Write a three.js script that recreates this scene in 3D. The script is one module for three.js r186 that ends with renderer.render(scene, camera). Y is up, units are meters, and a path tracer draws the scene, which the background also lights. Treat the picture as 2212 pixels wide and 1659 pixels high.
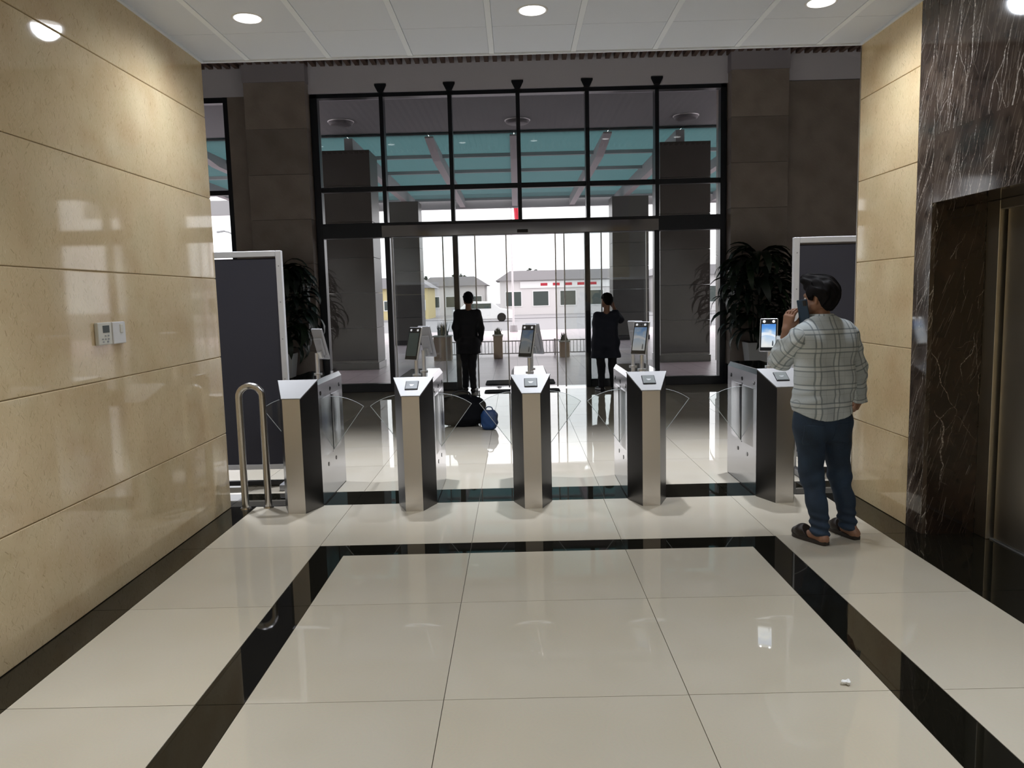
import * as THREE from 'three';
import { RoundedBoxGeometry } from 'three/addons/geometries/RoundedBoxGeometry.js';
import { mergeGeometries } from 'three/addons/utils/BufferGeometryUtils.js';
import { RectAreaLightUniformsLib } from 'three/addons/lights/RectAreaLightUniformsLib.js';

// ---------------------------------------------------------------- camera
const scene = new THREE.Scene();
const camera = new THREE.PerspectiveCamera(2 * Math.atan(829.5 / 1661) * 180 / Math.PI, 2212 / 1659, 0.05, 400);
{
  const m = new THREE.Matrix4().makeBasis(                       // camera axes in the world
    new THREE.Vector3(0.99968, -0.02487, -0.00476),
    new THREE.Vector3(0.02429, 0.99341, -0.11199),
    new THREE.Vector3(0.00751, 0.11184, 0.99370));
  camera.quaternion.setFromRotationMatrix(m);
  camera.position.set(0, 1.61, 0);
}
scene.add(camera);

// ---------------------------------------------------------------- sky: bright overcast
scene.background = new THREE.Color().setRGB(1, 0.968, 0.99);
scene.backgroundIntensity = 2.3;

// ---------------------------------------------------------------- renderer, exposure
const renderer = new THREE.WebGLRenderer({ antialias: true });
renderer.toneMapping = THREE.LinearToneMapping;
renderer.toneMappingExposure = 1.0;
renderer.shadowMap.enabled = true;
RectAreaLightUniformsLib.init();
const LAMP_CD = 6.3;                                              // candela of one corridor downlight

// ---------------------------------------------------------------- helpers
let seed = 7;
const rnd = () => { seed = (seed * 1664525 + 1013904223) >>> 0; return seed / 4294967296; };
const rr = (a, b) => a + (b - a) * rnd();
const V = (x, y, z) => new THREE.Vector3(x, y, z);
const used = {};
function numbered(n) { const k = used[n] || 0; used[n] = k + 1; return k ? n + '_' + String(k).padStart(3, '0') : n; }
function thing(name, label, category, p = [0, 0, 0], turn = 0, group) {
  const o = new THREE.Group(); o.name = numbered(name); o.position.set(...p); o.rotation.y = turn;
  o.userData = { label, category }; if (group) o.userData.group = group;
  scene.add(o); return o;
}
function struct(name, label) { const o = new THREE.Group(); o.name = numbered(name); o.userData = { kind: 'structure' }; if (label) o.userData.label = label; scene.add(o); return o; }
function part(name, geo, mat, parent, label) {
  const o = new THREE.Mesh(geo, mat); o.name = name; o.castShadow = o.receiveShadow = true;
  if (label) o.userData.label = label;
  parent.add(o); return o;
}
const merge = (...g) => mergeGeometries(g.flat().map(x => { const y = x.index ? x.toNonIndexed() : x; for (const k of Object.keys(y.attributes)) if (!['position', 'normal', 'uv'].includes(k)) y.deleteAttribute(k); return y; }));
// box from corner to corner
function bx(x0, x1, y0, y1, z0, z1, r = 0) {
  const w = Math.abs(x1 - x0), h = Math.abs(y1 - y0), d = Math.abs(z1 - z0);
  const g = r ? new RoundedBoxGeometry(w, h, d, 1, Math.min(r, w * .49, h * .49, d * .49)) : new THREE.BoxGeometry(w, h, d);
  return g.translate((x0 + x1) / 2, (y0 + y1) / 2, (z0 + z1) / 2);
}
// uv in metres by the main direction of each face
function uvm(g, s = 1, ou = 0, ov = 0) {
  if (g.index) g = g.toNonIndexed();
  const p = g.attributes.position, n = g.attributes.normal, uv = new Float32Array(p.count * 2);
  for (let i = 0; i < p.count; i++) {
    const ax = Math.abs(n.getX(i)), ay = Math.abs(n.getY(i)), az = Math.abs(n.getZ(i));
    let u, v;
    if (ax >= ay && ax >= az) { u = p.getZ(i); v = p.getY(i); } else if (ay >= az) { u = p.getX(i); v = p.getZ(i); } else { u = p.getX(i); v = p.getY(i); }
    uv[2 * i] = u * s + ou; uv[2 * i + 1] = v * s + ov;
  }
  g.setAttribute('uv', new THREE.BufferAttribute(uv, 2)); return g;
}
function tube(pts, r, seg = 12, n = 40, closed = false) { return new THREE.TubeGeometry(new THREE.CatmullRomCurve3(pts, closed, 'catmullrom', 0.5), n, r, seg, closed); }
function cyl(r0, r1, h, x, y, z, seg = 24) { return new THREE.CylinderGeometry(r1, r0, h, seg).translate(x, y + h / 2, z); }
function rod(a, b, r, seg = 10) {
  const d = b.clone().sub(a), g = new THREE.CylinderGeometry(r, r, d.length(), seg);
  g.applyQuaternion(new THREE.Quaternion().setFromUnitVectors(V(0, 1, 0), d.clone().normalize()));
  return g.translate((a.x + b.x) / 2, (a.y + b.y) / 2, (a.z + b.z) / 2);
}
const sm = (a, b, x) => { const t = Math.min(1, Math.max(0, (x - a) / (b - a))); return t * t * (3 - 2 * t); };
function shapeOf(pts) { const s = new THREE.Shape(); pts.forEach((p, i) => i ? s.lineTo(p[0], p[1]) : s.moveTo(p[0], p[1])); s.closePath(); return s; }

// ---------------------------------------------------------------- textures
function canvasTex(w, h, draw, rep = [1, 1]) {
  const c = document.createElement('canvas'); c.width = w; c.height = h; draw(c.getContext('2d'), w, h);
  const t = new THREE.CanvasTexture(c); t.colorSpace = THREE.SRGBColorSpace; t.wrapS = t.wrapT = THREE.RepeatWrapping; t.repeat.set(...rep); return t;
}
function speckle(ctx, w, h, n, cols, len, wid, a0, a1, lean = Math.PI / 2, spread = .9) {
  for (let i = 0; i < n; i++) {
    const x = rnd() * w, y = rnd() * h, l = rr(len[0], len[1]), a = lean + rr(-spread, spread);
    ctx.strokeStyle = cols[Math.floor(rnd() * cols.length)]; ctx.globalAlpha = rr(a0, a1); ctx.lineWidth = rr(wid[0], wid[1]);
    for (const dx of [0, -w, w]) { ctx.beginPath(); ctx.moveTo(x + dx, y); ctx.lineTo(x + dx + Math.cos(a) * l, y + Math.sin(a) * l); ctx.stroke(); }
  }
  ctx.globalAlpha = 1;
}
function blotch(ctx, w, h, n, cols, r0, r1, a) {
  for (let i = 0; i < n; i++) {
    const x = rnd() * w, y = rnd() * h, r = rr(r0, r1), c = cols[Math.floor(rnd() * cols.length)];
    for (const dx of [0, -w, w]) for (const dy of [0, -h, h]) {
      const g = ctx.createRadialGradient(x + dx, y + dy, 0, x + dx, y + dy, r);
      g.addColorStop(0, `rgba(${c},${a})`); g.addColorStop(1, `rgba(${c},0)`); ctx.fillStyle = g; ctx.fillRect(x + dx - r, y + dy - r, 2 * r, 2 * r);
    }
  }
}
const limeTex = canvasTex(1024, 1024, (c, w, h) => {
  c.fillStyle = '#d3bd92'; c.fillRect(0, 0, w, h);
  blotch(c, w, h, 160, ['196,172,128', '226,208,168', '190,160,118', '206,192,150'], 40, 150, .28);
  speckle(c, w, h, 5200, ['#9c8457', '#8d7650', '#b19a68'], [4, 22], [1, 2.4], .10, .38);
  speckle(c, w, h, 2600, ['#eadcb8', '#f1e6c8'], [4, 16], [1, 2.5], .1, .35);
  speckle(c, w, h, 260, ['#7a5f3c', '#6f5a3a'], [6, 26], [1.5, 3.5], .15, .4);
}, [.7, .7]);
const marble = (base, blots, fine, thin, thick, wander, thickW) => canvasTex(2048, 2048, (c, w, h) => {
  c.fillStyle = base; c.fillRect(0, 0, w, h);
  blotch(c, w, h, 420, blots, 30, 170, .42); blotch(c, w, h, 500, [blots[1], blots[4], blots[3]], 10, 50, .35);
  speckle(c, w, h, fine, ['#9a8a78', '#7d6b5c', '#15100e'], [8, 60], [.7, 2], .06, .28, 1.75, .5);
  speckle(c, w, h, fine * .45, ['#d9d4cc', '#efebe5', '#b5aba0'], [40, 200], [1, 3.2], .1, .55, 1.86, .16);
  const vein = (x, y, len, wd, al, lean, col) => {
    c.strokeStyle = col; let a = lean;
    for (let s = 0; s < len; s += 9) {
      a = lean + (a - lean) * .8 + rr(-wander, wander); const nx = x + Math.cos(a) * 9, ny = y + Math.sin(a) * 9, k = Math.sin(Math.PI * Math.min(1, s / len + .08));
      c.globalAlpha = al * rr(.45, 1); c.lineWidth = wd * k * rr(.35, 1.15) + .4;
      for (const dx of [0, -w, w]) { c.beginPath(); c.moveTo(x + dx, y); c.lineTo(nx + dx, ny); c.stroke(); }
      if (rnd() < .02 && len > 160) vein(nx, ny, len * .35, wd * .55, al * .8, lean + rr(-.8, .8), col);
      x = nx; y = ny;
    }
  };
  for (let i = 0; i < thin; i++) vein(rnd() * w, rnd() * h, rr(80, 460), rr(1.6, 6.5), rr(.4, .95), 1.82 + rr(-.28, .28), ['#d8d2ca', '#f0ece6', '#c6beb4'][i % 3]);
  for (let i = 0; i < thick; i++) vein(rnd() * w, rnd() * h, rr(350, 900), rr(5, thickW), rr(.6, 1), (wander > .3 ? 1.5 : 1.85) + rr(-.22, .22), i % 4 ? '#e6e0d8' : '#d2c6b8');
  c.globalAlpha = 1;
}, [.5, .5]);
const marbleTex = marble('#4b4038', ['98,85,74', '38,31,27', '112,98,86', '76,64,56', '30,25,22'], 3200, 320, 46, .2, 15);
const marbleDarkTex = marble('#2c211c', ['58,44,36', '18,13,11', '74,56,46', '44,33,27', '14,10,9'], 1500, 60, 34, .42, 16);
const brownTex = canvasTex(512, 512, (c, w, h) => {
  c.fillStyle = '#a0978d'; c.fillRect(0, 0, w, h);
  blotch(c, w, h, 60, ['144,132,122', '168,157,147', '134,125,116'], 30, 110, .3);
  speckle(c, w, h, 900, ['#857a70', '#b8ada2'], [6, 40], [.8, 2], .1, .35, .6, .5);
}, [.8, .8]);
const tileTex = canvasTex(512, 512, (c, w, h) => {
  c.fillStyle = '#d3cbbb'; c.fillRect(0, 0, w, h);
  blotch(c, w, h, 50, ['214,205,188', '205,197,180', '216,210,198'], 60, 170, .3);
  speckle(c, w, h, 500, ['#c6bca8', '#dcd5c6'], [3, 10], [1, 2], .05, .18, 0, 3);
});
const graniteTex = canvasTex(256, 256, (c, w, h) => {
  c.fillStyle = '#15140f'; c.fillRect(0, 0, w, h); speckle(c, w, h, 900, ['#24221c', '#0c0b09', '#2e2b25'], [1, 4], [1, 2], .2, .6, 0, 3);
}, [2, 2]);
const plaidTex = canvasTex(512, 512, (c, w, h) => {          // one repeat = 0.125 m
  c.fillStyle = '#c0c9cd'; c.fillRect(0, 0, w, h);
  speckle(c, w, h, 2600, ['#b2babd', '#d0d5d5'], [10, 40], [1, 2.5], .15, .4, 0, .05);
  speckle(c, w, h, 2600, ['#b2babd', '#d0d5d5'], [10, 40], [1, 2.5], .15, .4, 1.57, .05);
  for (const v of [0, 1]) {
    const bar = (p, t, col, a) => { c.globalAlpha = a; c.fillStyle = col; v ? c.fillRect(0, p, w, t) : c.fillRect(p, 0, t, h); };
    bar(70, 100, '#dde1e1', .45); bar(40, 36, '#7d888d', .75); bar(166, 36, '#7d888d', .75); bar(330, 10, '#7d8689', .35);
  }
  c.globalAlpha = 1;
});
const denimTex = canvasTex(512, 512, (c, w, h) => {
  c.fillStyle = '#24364b'; c.fillRect(0, 0, w, h);
  blotch(c, w, h, 60, ['52,72,96', '22,32,46', '42,60,80'], 30, 120, .3);
  speckle(c, w, h, 5000, ['#2e4054', '#121b26', '#3a4d62'], [4, 14], [.8, 1.6], .15, .4, 1.1, .2);
}, [3, 3]);
const brushTex = canvasTex(512, 512, (c, w, h) => {           // vertical brush lines for bump
  c.fillStyle = '#808080'; c.fillRect(0, 0, w, h); speckle(c, w, h, 5200, ['#9a9a9a', '#666666'], [60, 400], [.6, 1.4], .1, .4, Math.PI / 2, .01);
}, [4, 1]);
brushTex.colorSpace = THREE.NoColorSpace;
const paverTex = canvasTex(512, 512, (c, w, h) => {           // 2 m of paving: far away, joints a few pixels at most
  c.fillStyle = '#b9aeb0'; c.fillRect(0, 0, w, h); blotch(c, w, h, 40, ['196,186,188', '172,160,164'], 40, 110, .3);
  c.strokeStyle = '#93898c'; c.lineWidth = 4; for (let k = 0; k < 4; k++) { c.beginPath(); c.moveTo(0, k * 128 + 2); c.lineTo(w, k * 128 + 2); c.moveTo(k * 128 + 2, 0); c.lineTo(k * 128 + 2, h); c.stroke(); }
}, [.5, .5]);
const screenTex = (dim) => canvasTex(128, 224, (c, w, h) => {
  const g = c.createLinearGradient(0, 0, 0, h); g.addColorStop(0, '#3f7fd0'); g.addColorStop(.2, '#5d9ade'); g.addColorStop(.38, '#a9c8ea'); g.addColorStop(1, '#e2e2de'); c.fillStyle = g; c.fillRect(0, 0, w, h);
  c.fillStyle = 'rgba(245,248,252,.75)'; c.beginPath(); c.moveTo(0, 84); c.quadraticCurveTo(60, 70, w, 110); c.lineTo(w, 130); c.quadraticCurveTo(60, 92, 0, 116); c.fill();
  blotch(c, w, h, 14, ['235,236,234', '216,216,214'], 14, 40, .5);
  c.fillStyle = '#3b434d'; c.beginPath(); c.ellipse(104, 168, 5, 8, 0, 0, 7); c.fill(); c.fillRect(98, 174, 13, 36);          // a passer-by in the camera's picture
  if (dim) { c.fillStyle = 'rgba(120,118,112,.35)'; c.fillRect(0, 0, w, h); }
});
const screenA = screenTex(false), screenB = screenTex(true);

// ---------------------------------------------------------------- materials
const std = (o) => new THREE.MeshPhysicalMaterial(o);
const lin = (r, g, b) => new THREE.Color().setRGB(r, g, b);
const M = {
  tile: [0, 1, 2].map(k => std({ map: tileTex, color: lin([.80, .78, .815][k], [.795, .775, .81][k], [.765, .745, .775][k]), roughness: .02, ior: 1.62 })),
  grout: std({ color: lin(.22, .2, .17), roughness: .8 }),
  granite: std({ map: graniteTex, roughness: .025, ior: 1.55 }),
  lime: [0, 1, 2].map(k => std({ map: limeTex, color: lin([1.06, 1.02, 1.09][k], [1.08, 1.045, 1.11][k], [1.2, 1.16, 1.24][k]), roughness: .045, ior: 1.5 })),
  limePale: [0, 1].map(k => std({ map: limeTex, color: lin([1.26, 1.22][k], [1.27, 1.23][k], [1.36, 1.32][k]), roughness: .045, ior: 1.5 })),
  limeEdge: std({ color: lin(.72, .60, .40), roughness: .6 }),
  marbleDark: std({ map: marbleDarkTex, roughness: .06, ior: 1.55 }),
  marble: std({ map: marbleTex, roughness: .07, ior: 1.55 }),
  brown: [0, 1, 2].map(k => std({ map: brownTex, color: lin([.95, .84, 1.08][k], [.95, .84, 1.08][k], [.98, .87, 1.1][k]), roughness: .3 })),
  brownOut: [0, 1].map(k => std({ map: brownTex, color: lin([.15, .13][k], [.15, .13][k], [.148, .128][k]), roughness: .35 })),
  brownWall: std({ map: brownTex, color: lin(1.02, 1.02, 1.05), roughness: .4 }),
  plaster: std({ color: lin(.78, .77, .84), roughness: .8 }),
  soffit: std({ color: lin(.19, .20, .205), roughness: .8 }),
  hallWall: std({ color: lin(.78, .74, .68), roughness: .5 }),
  plasterDark: std({ color: lin(.42, .40, .44), roughness: .8 }),
  ceilPanel: std({ color: lin(.72, .77, .85), roughness: .55 }),
  ceilStrip: std({ color: lin(.86, .91, .97), roughness: .5 }),
  slat: std({ color: lin(.16, .1, .08), roughness: .6 }),
  dark: std({ color: lin(.03, .03, .03), roughness: .8 }),
  alu: std({ color: lin(.012, .016, .022), roughness: .32, metalness: 0 }),
  steelMirror: std({ color: lin(.58, .58, .60), metalness: 1, roughness: .07 }),
  steelPolish: std({ color: lin(.42, .42, .44), metalness: 1, roughness: .16 }),
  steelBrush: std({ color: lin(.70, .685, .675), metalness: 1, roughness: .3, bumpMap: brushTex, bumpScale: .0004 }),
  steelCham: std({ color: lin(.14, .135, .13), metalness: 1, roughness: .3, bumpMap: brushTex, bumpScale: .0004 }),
  steelLid: std({ color: lin(.29, .29, .285), metalness: .25, roughness: .42 }),
  steelTube: std({ color: lin(.68, .67, .66), metalness: 1, roughness: .2 }),
  doorSteel: std({ color: lin(.60, .56, .48), metalness: 1, roughness: .36, bumpMap: brushTex, bumpScale: .0003 }),
  chrome: std({ color: lin(.78, .79, .80), metalness: .9, roughness: .28 }),
  glass: std({ color: lin(.93, .95, .95), transmission: 1, thickness: 0, roughness: 0, ior: 1.5 }),
  acrylic: std({ color: lin(.86, .89, .88), transmission: 1, thickness: 0, roughness: 0, ior: 1.49 }),
  acrylicEdge: std({ color: lin(.75, .78, .77), roughness: .3, transmission: .5, thickness: 0 }),
  teal: std({ color: lin(.20, .295, .30), transmission: 1, thickness: 0, roughness: .6, ior: 1.4, specularIntensity: .12 }),
  white: std({ color: lin(.75, .75, .75), roughness: .5 }),
  offwhite: std({ color: lin(.70, .69, .62), roughness: .45 }),
  beam: std({ color: lin(.34, .335, .34), roughness: .6 }),
  board: std({ color: lin(.045, .045, .06), roughness: .75 }),
  boardFrame: std({ color: lin(.74, .74, .75), metalness: .15, roughness: .38 }),
  black: std({ color: lin(.012, .012, .014), roughness: .35 }),
  blackGloss: std({ color: lin(.01, .011, .013), roughness: .06 }),
  rubber: std({ color: lin(.010, .011, .014), roughness: .9, specularIntensity: .25 }),
  grey: std({ color: lin(.36, .36, .37), roughness: .45, metalness: .2 }),
  greyDark: std({ color: lin(.11, .11, .115), roughness: .5 }),
  silver: std({ color: lin(.6, .6, .6), roughness: .35, metalness: .7 }),
  readerFace: std({ color: lin(.22, .24, .235), roughness: .2 }),
  lcd: std({ color: lin(.045, .06, .055), roughness: .25 }),
  lamp: std({ color: lin(.9, .9, .9), emissive: lin(1, 1, 1), emissiveIntensity: 3.2, roughness: .5 }),
  led: std({ color: lin(.9, .9, .9), emissive: lin(.95, .98, 1), emissiveIntensity: 5, roughness: .5 }),
  ledDim: std({ color: lin(.6, .6, .62), emissive: lin(.95, .98, 1), emissiveIntensity: .25, roughness: .4 }),
  screenOn: std({ color: lin(.02, .02, .02), emissive: lin(1, 1, 1), emissiveMap: screenA, emissiveIntensity: 1.0, roughness: .1 }),
  screenMid: std({ color: lin(.02, .02, .02), emissive: lin(1, 1, 1), emissiveMap: screenB, emissiveIntensity: .5, roughness: .1 }),
  screenLow: std({ color: lin(.02, .02, .02), emissive: lin(1, 1, 1), emissiveMap: screenB, emissiveIntensity: .2, roughness: .1 }),
  skin: std({ color: lin(.30, .155, .095), roughness: .55 }),
  hair: std({ color: lin(.006, .005, .006), roughness: .6, specularIntensity: .25 }),
  plaid: std({ map: plaidTex, roughness: .85, sheen: .2 }),
  denim: std({ map: denimTex, roughness: .8 }),
  shoe: std({ color: lin(.022, .015, .012), roughness: .45 }),
  coat: std({ color: lin(.016, .017, .022), roughness: .8 }),
  coatBlue: std({ color: lin(.02, .025, .042), roughness: .8 }),
  bagBlue: std({ color: lin(.01, .05, .16), roughness: .6 }),
  leaf: [0, 1, 2].map(k => std({ color: lin([.007, .010, .006][k], [.019, .028, .015][k], [.009, .010, .009][k]), roughness: .45 })),
  stem: std({ color: lin(.02, .025, .012), roughness: .7 }),
  soil: std({ color: lin(.02, .015, .01), roughness: 1 }),
  potWhite: std({ color: lin(.62, .65, .67), roughness: .4 }),
  paver: std({ map: paverTex, color: lin(1.22, 1.1, 1.15), roughness: .35 }),
  asphalt: std({ color: lin(.30, .29, .30), roughness: .8 }),
  tan: std({ color: lin(.50, .38, .28), roughness: .8 }),
  red: std({ color: lin(.62, .03, .06), roughness: .7, transmission: .3, thickness: 0 }),
  building: std({ color: lin(.62, .6, .6), roughness: .8 }),
  roof: std({ color: lin(.3, .29, .3), roughness: .8 }),
  tree: std({ color: lin(.045, .06, .05), roughness: .9 }),
  yellow: std({ color: lin(.6, .5, .26), roughness: .7 }),
  paper: std({ color: lin(.85, .85, .83), roughness: .8 }),
};

// ---------------------------------------------------------------- layout numbers (metres)
const XL = -2.31, XR = 2.62, ZM = -5.98, CH = 3.42;      // corridor walls, mouth, ceiling
const ZF = -13.65, HX0 = -9, HX1 = 9, HH = 5.72;         // entrance front, hall
const ZB = 4.6;                                          // corridor's other end

// ---------------------------------------------------------------- floor
{
  const floor = struct('floor');
  part('slab', bx(HX0 - .2, HX1 + .2, -.3, -.012, ZF - .3, ZB + .2), M.grout, floor);
  const put = (x0, x1, z0, z1, mat, name) => {
    const g = .0016, w = x1 - x0 - 2 * g, d = z1 - z0 - 2 * g;
    const o = part(name, uvm(new THREE.BoxGeometry(w, .012, d), 1, rnd() * 9, rnd() * 9), mat, floor);
    o.position.set((x0 + x1) / 2, -.006, (z0 + z1) / 2);
    if (name === 'tile') { o.rotation.x = rr(-.0005, .0005); o.rotation.z = rr(-.0005, .0005); }
  };
  const tileMat = () => M.tile[Math.floor(rnd() * 3)];
  // corridor inside the black frame
  const zi = [-4.745, -3.945, -2.945, -1.945, -.945, .055, 1.055, 2.055, 3.055, 4.055, ZB];
  for (let k = 0; k < zi.length - 1; k++) for (const [a, b] of [[-1.14, -.33], [-.33, .66], [.66, 1.47]]) put(a, b, zi[k], zi[k + 1], tileMat(), 'tile');
  // outside the black frame
  const zo = [-4.95, -3.945, -2.945, -1.945, -.945, .055, 1.055, 2.055, 3.055, 4.055, ZB];
  for (let k = 0; k < zo.length - 1; k++) {
    put(-2.11, -1.34, zo[k], zo[k + 1], tileMat(), 'tile'); put(1.68, 2.39, zo[k], zo[k + 1], tileMat(), 'tile');
    put(XL - .02, -2.11, zo[k], zo[k + 1], M.granite, 'border_strip'); put(2.39, 3.1, zo[k], zo[k + 1], M.granite, 'border_strip');
    put(-1.34, -1.14, k ? zo[k] : -4.95, zo[k + 1], M.granite, 'border_strip'); put(1.47, 1.68, k ? zo[k] : -4.95, zo[k + 1], M.granite, 'border_strip');
  }
  for (const [a, b] of [[-1.14, -.33], [-.33, .66], [.66, 1.47]]) put(a, b, -4.95, -4.745, M.granite, 'border_strip');
  // between the frame and the gates
  for (const [a, b] of [[-2.11, -1.34], [-1.34, -.33], [-.33, .66], [.66, 1.67], [1.67, 2.39]]) put(a, b, ZM, -4.95, tileMat(), 'tile');
  put(XL - .02, -2.11, ZM, -4.95, M.granite, 'border_strip'); put(2.39, 2.66, ZM, -4.95, M.granite, 'border_strip');
  // black threshold under the gates and the hall
  const xs = []; for (let k = -8; k <= 8; k++) xs.push(-.33 + k);
  for (let k = 0; k < xs.length - 1; k++) {
    put(xs[k], xs[k + 1], -6.4, ZM, M.granite, 'border_strip');
    for (let z = -6.4, j = 0; j < 8; j++, z -= 1) put(xs[k], xs[k + 1], Math.max(z - 1, ZF + .0), z, tileMat(), 'tile');
  }
}

// ---------------------------------------------------------------- corridor walls
function panelRun(parent, x, face, zs, mats, ys = [0, .602, 1.205, 1.81, 2.415, 3.015, CH]) {      // face +1: panels look to +x
  for (let j = 0; j < ys.length - 1; j++) for (let k = 0; k < zs.length - 1; k++) {
    const g = bx(x, x - face * .03, ys[j] + .0018, ys[j + 1] - .0018, zs[k] + .001, zs[k + 1] - .001, .0055);
    part('panel', uvm(g, 1, rnd() * 5, rnd() * 5), mats[Math.floor(rnd() * mats.length)], parent);
  }
}
{
  const w = struct('wall_left');
  part('backing', bx(XL - .3, XL - .010, 0, CH + .3, ZM + .001, ZB), M.limeEdge, w);
  panelRun(w, XL, 1, [ZM, -3.05, -.1, 2.2, ZB], M.lime);
  const r = struct('wall_right');
  part('backing', bx(XR + .010, XR + .5, 0, CH + .3, ZM + .001, -5.122), M.limeEdge, r);
  part('edge_trim', bx(XR - .002, XR + .03, 0, CH, ZM - .012, ZM), M.doorSteel, r);
  panelRun(r, XR, -1, [ZM, -5.12], M.limePale);
  part('backing', bx(XR + .022, XR + .5, 0, CH + .3, -.6, ZB), M.limeEdge, r);
  panelRun(r, XR, -1, [-.6, 2, ZB], M.lime);
  const e = struct('wall_lift');
  const mb = (g, n = 'panel') => part(n, uvm(g, 1, rnd() * 3, rnd() * 3), n === 'panel' ? M.marble : M.marbleDark, e);
  part('backing', bx(3.12, 3.4, 0, CH + .3, -5.12, -.6), M.dark, e);
  part('backing', bx(2.65, 3.12, 2.17, CH + .3, -4.9, -2.82), M.dark, e);
  part('backing', bx(2.65, 3.12, 0, CH + .3, -5.12, -4.945), M.dark, e);
  part('backing', bx(2.65, 3.12, 0, CH + .3, -2.775, -.6), M.dark, e);
  mb(bx(XR, XR + .03, 0, CH, -5.118, -4.92, .002));
  mb(bx(XR, XR + .03, 2.13, CH, -4.918, -2.8, .002));
  mb(bx(XR, XR + .03, 0, CH, -2.798, -.6, .002));
  mb(bx(XR + .03, 3.1, 0, 2.165, -4.945, -4.92), 'reveal');
  mb(bx(XR + .03, 3.1, 0, 2.165, -2.8, -2.775), 'reveal');
  mb(bx(XR + .03, 3.1, 2.13, 2.165, -4.92, -2.8), 'soffit');
  const d = struct('door_1', 'brushed steel lift door in a deep dark marble recess');
  part('jamb', bx(2.965, 3.1, 0, 2.13, -4.92, -4.79, .004), M.doorSteel, d);
  part('jamb', bx(2.965, 3.1, 0, 2.13, -2.93, -2.8, .004), M.doorSteel, d);
  part('head', bx(2.965, 3.1, 2.07, 2.13, -4.79, -2.93, .004), M.doorSteel, d);
  part('leaf', bx(3.0, 3.06, .012, 2.07, -4.765, -3.862, .003), M.doorSteel, d);
  part('leaf', bx(3.0, 3.06, .012, 2.07, -3.858, -2.955, .003), M.doorSteel, d);
  part('sill', bx(2.99, 3.1, 0, .006, -4.79, -2.93), M.chrome, d);
  const b = struct('wall_back');
  part('backing', bx(XL - .3, XR + .8, 0, CH + .3, ZB, ZB + .2), M.limeEdge, b);
  for (let j = 0, ys = [0, .602, 1.205, 1.81, 2.415, 3.015, CH]; j < 6; j++) for (const [a, c] of [[XL, 0], [0, XR]])
    part('panel', uvm(bx(a + .002, c - .002, ys[j] + .002, ys[j + 1] - .002, ZB - .03, ZB, .003), 1, rnd() * 5, rnd() * 5), M.lime[j % 3], b);
}

// ---------------------------------------------------------------- corridor ceiling
{
  const c = struct('ceiling');
  part('slab', bx(XL - .3, XR + .8, CH + .03, CH + .3, ZM, ZB), M.plasterDark, c);
  const xs = [XL]; for (let k = 0; k < 8; k++) xs.push(-1.956 + .607 * k); xs.push(XR);
  const zs = [ZM + .02]; for (let z = -5.4; z < ZB; z += 1.2) zs.push(z); zs.push(ZB);
  for (let i = 0; i < xs.length - 1; i++) {
    if (i) part('ceiling_strip', bx(xs[i] - .019, xs[i] + .019, CH - .004, CH + .03, ZM + .02, ZB), M.ceilStrip, c);
    for (let k = 0; k < zs.length - 1; k++)
      part('ceiling_panel', bx(xs[i] + (i ? .020 : .022), xs[i + 1] - (i === xs.length - 2 ? .022 : .020), CH, CH + .02, zs[k] + .002, zs[k + 1] - .002, .003), M.ceilPanel, c);
  }
  part('edge_trim', bx(XL, XR, CH - .012, CH + .03, ZM, ZM + .018), M.ceilStrip, c);
  part('edge_trim', bx(XL, XL + .02, CH - .012, CH + .02, ZM + .02, ZB), M.ceilStrip, c);
  part('edge_trim', bx(XR - .02, XR, CH - .012, CH + .02, ZM + .02, ZB), M.ceilStrip, c);
}

// ---------------------------------------------------------------- downlights
{
  const ring = new THREE.LatheGeometry([[.078, .0], [.092, -.006], [.098, -.004], [.100, 0]].map(p => new THREE.Vector2(...p)), 40);
  const disc = new THREE.CylinderGeometry(.082, .082, .006, 40);
  const xs = [-1.665, .15, 1.98], zs = [-5.12, -2.3, .6, 3.4];
  const say = ['round lit ceiling downlight nearest the beige wall with the thermostat', 'round lit ceiling downlight in the middle of the row, over the middle gate', 'round lit ceiling downlight over the man, nearest the lift wall'];
  zs.forEach((z, k) => xs.forEach((x, i) => {
    const far = k > 0; if (far && i === 1) return;                 // further back only the two outer rows of lamps
    const t = thing('downlight', far ? 'round white ceiling downlight further back along the corridor, behind the photographer' : say[i], 'ceiling light', [x, CH, z], 0, far ? 'downlights further back along the corridor' : undefined);
    part('trim_ring', ring, M.white, t); part('diffuser', disc, M.lamp, t).position.y = -.003;
    const l = new THREE.SpotLight(new THREE.Color().setRGB(.94, .985, 1.06), far ? LAMP_CD * 3.6 : LAMP_CD, 0, far ? .88 : 1.5, far ? .8 : .55, 2);
    l.position.set(x, CH - .02, z); l.target.position.set(x, 0, z); l.castShadow = true; l.shadow.radius = 4; scene.add(l, l.target);
  }));
}

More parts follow.
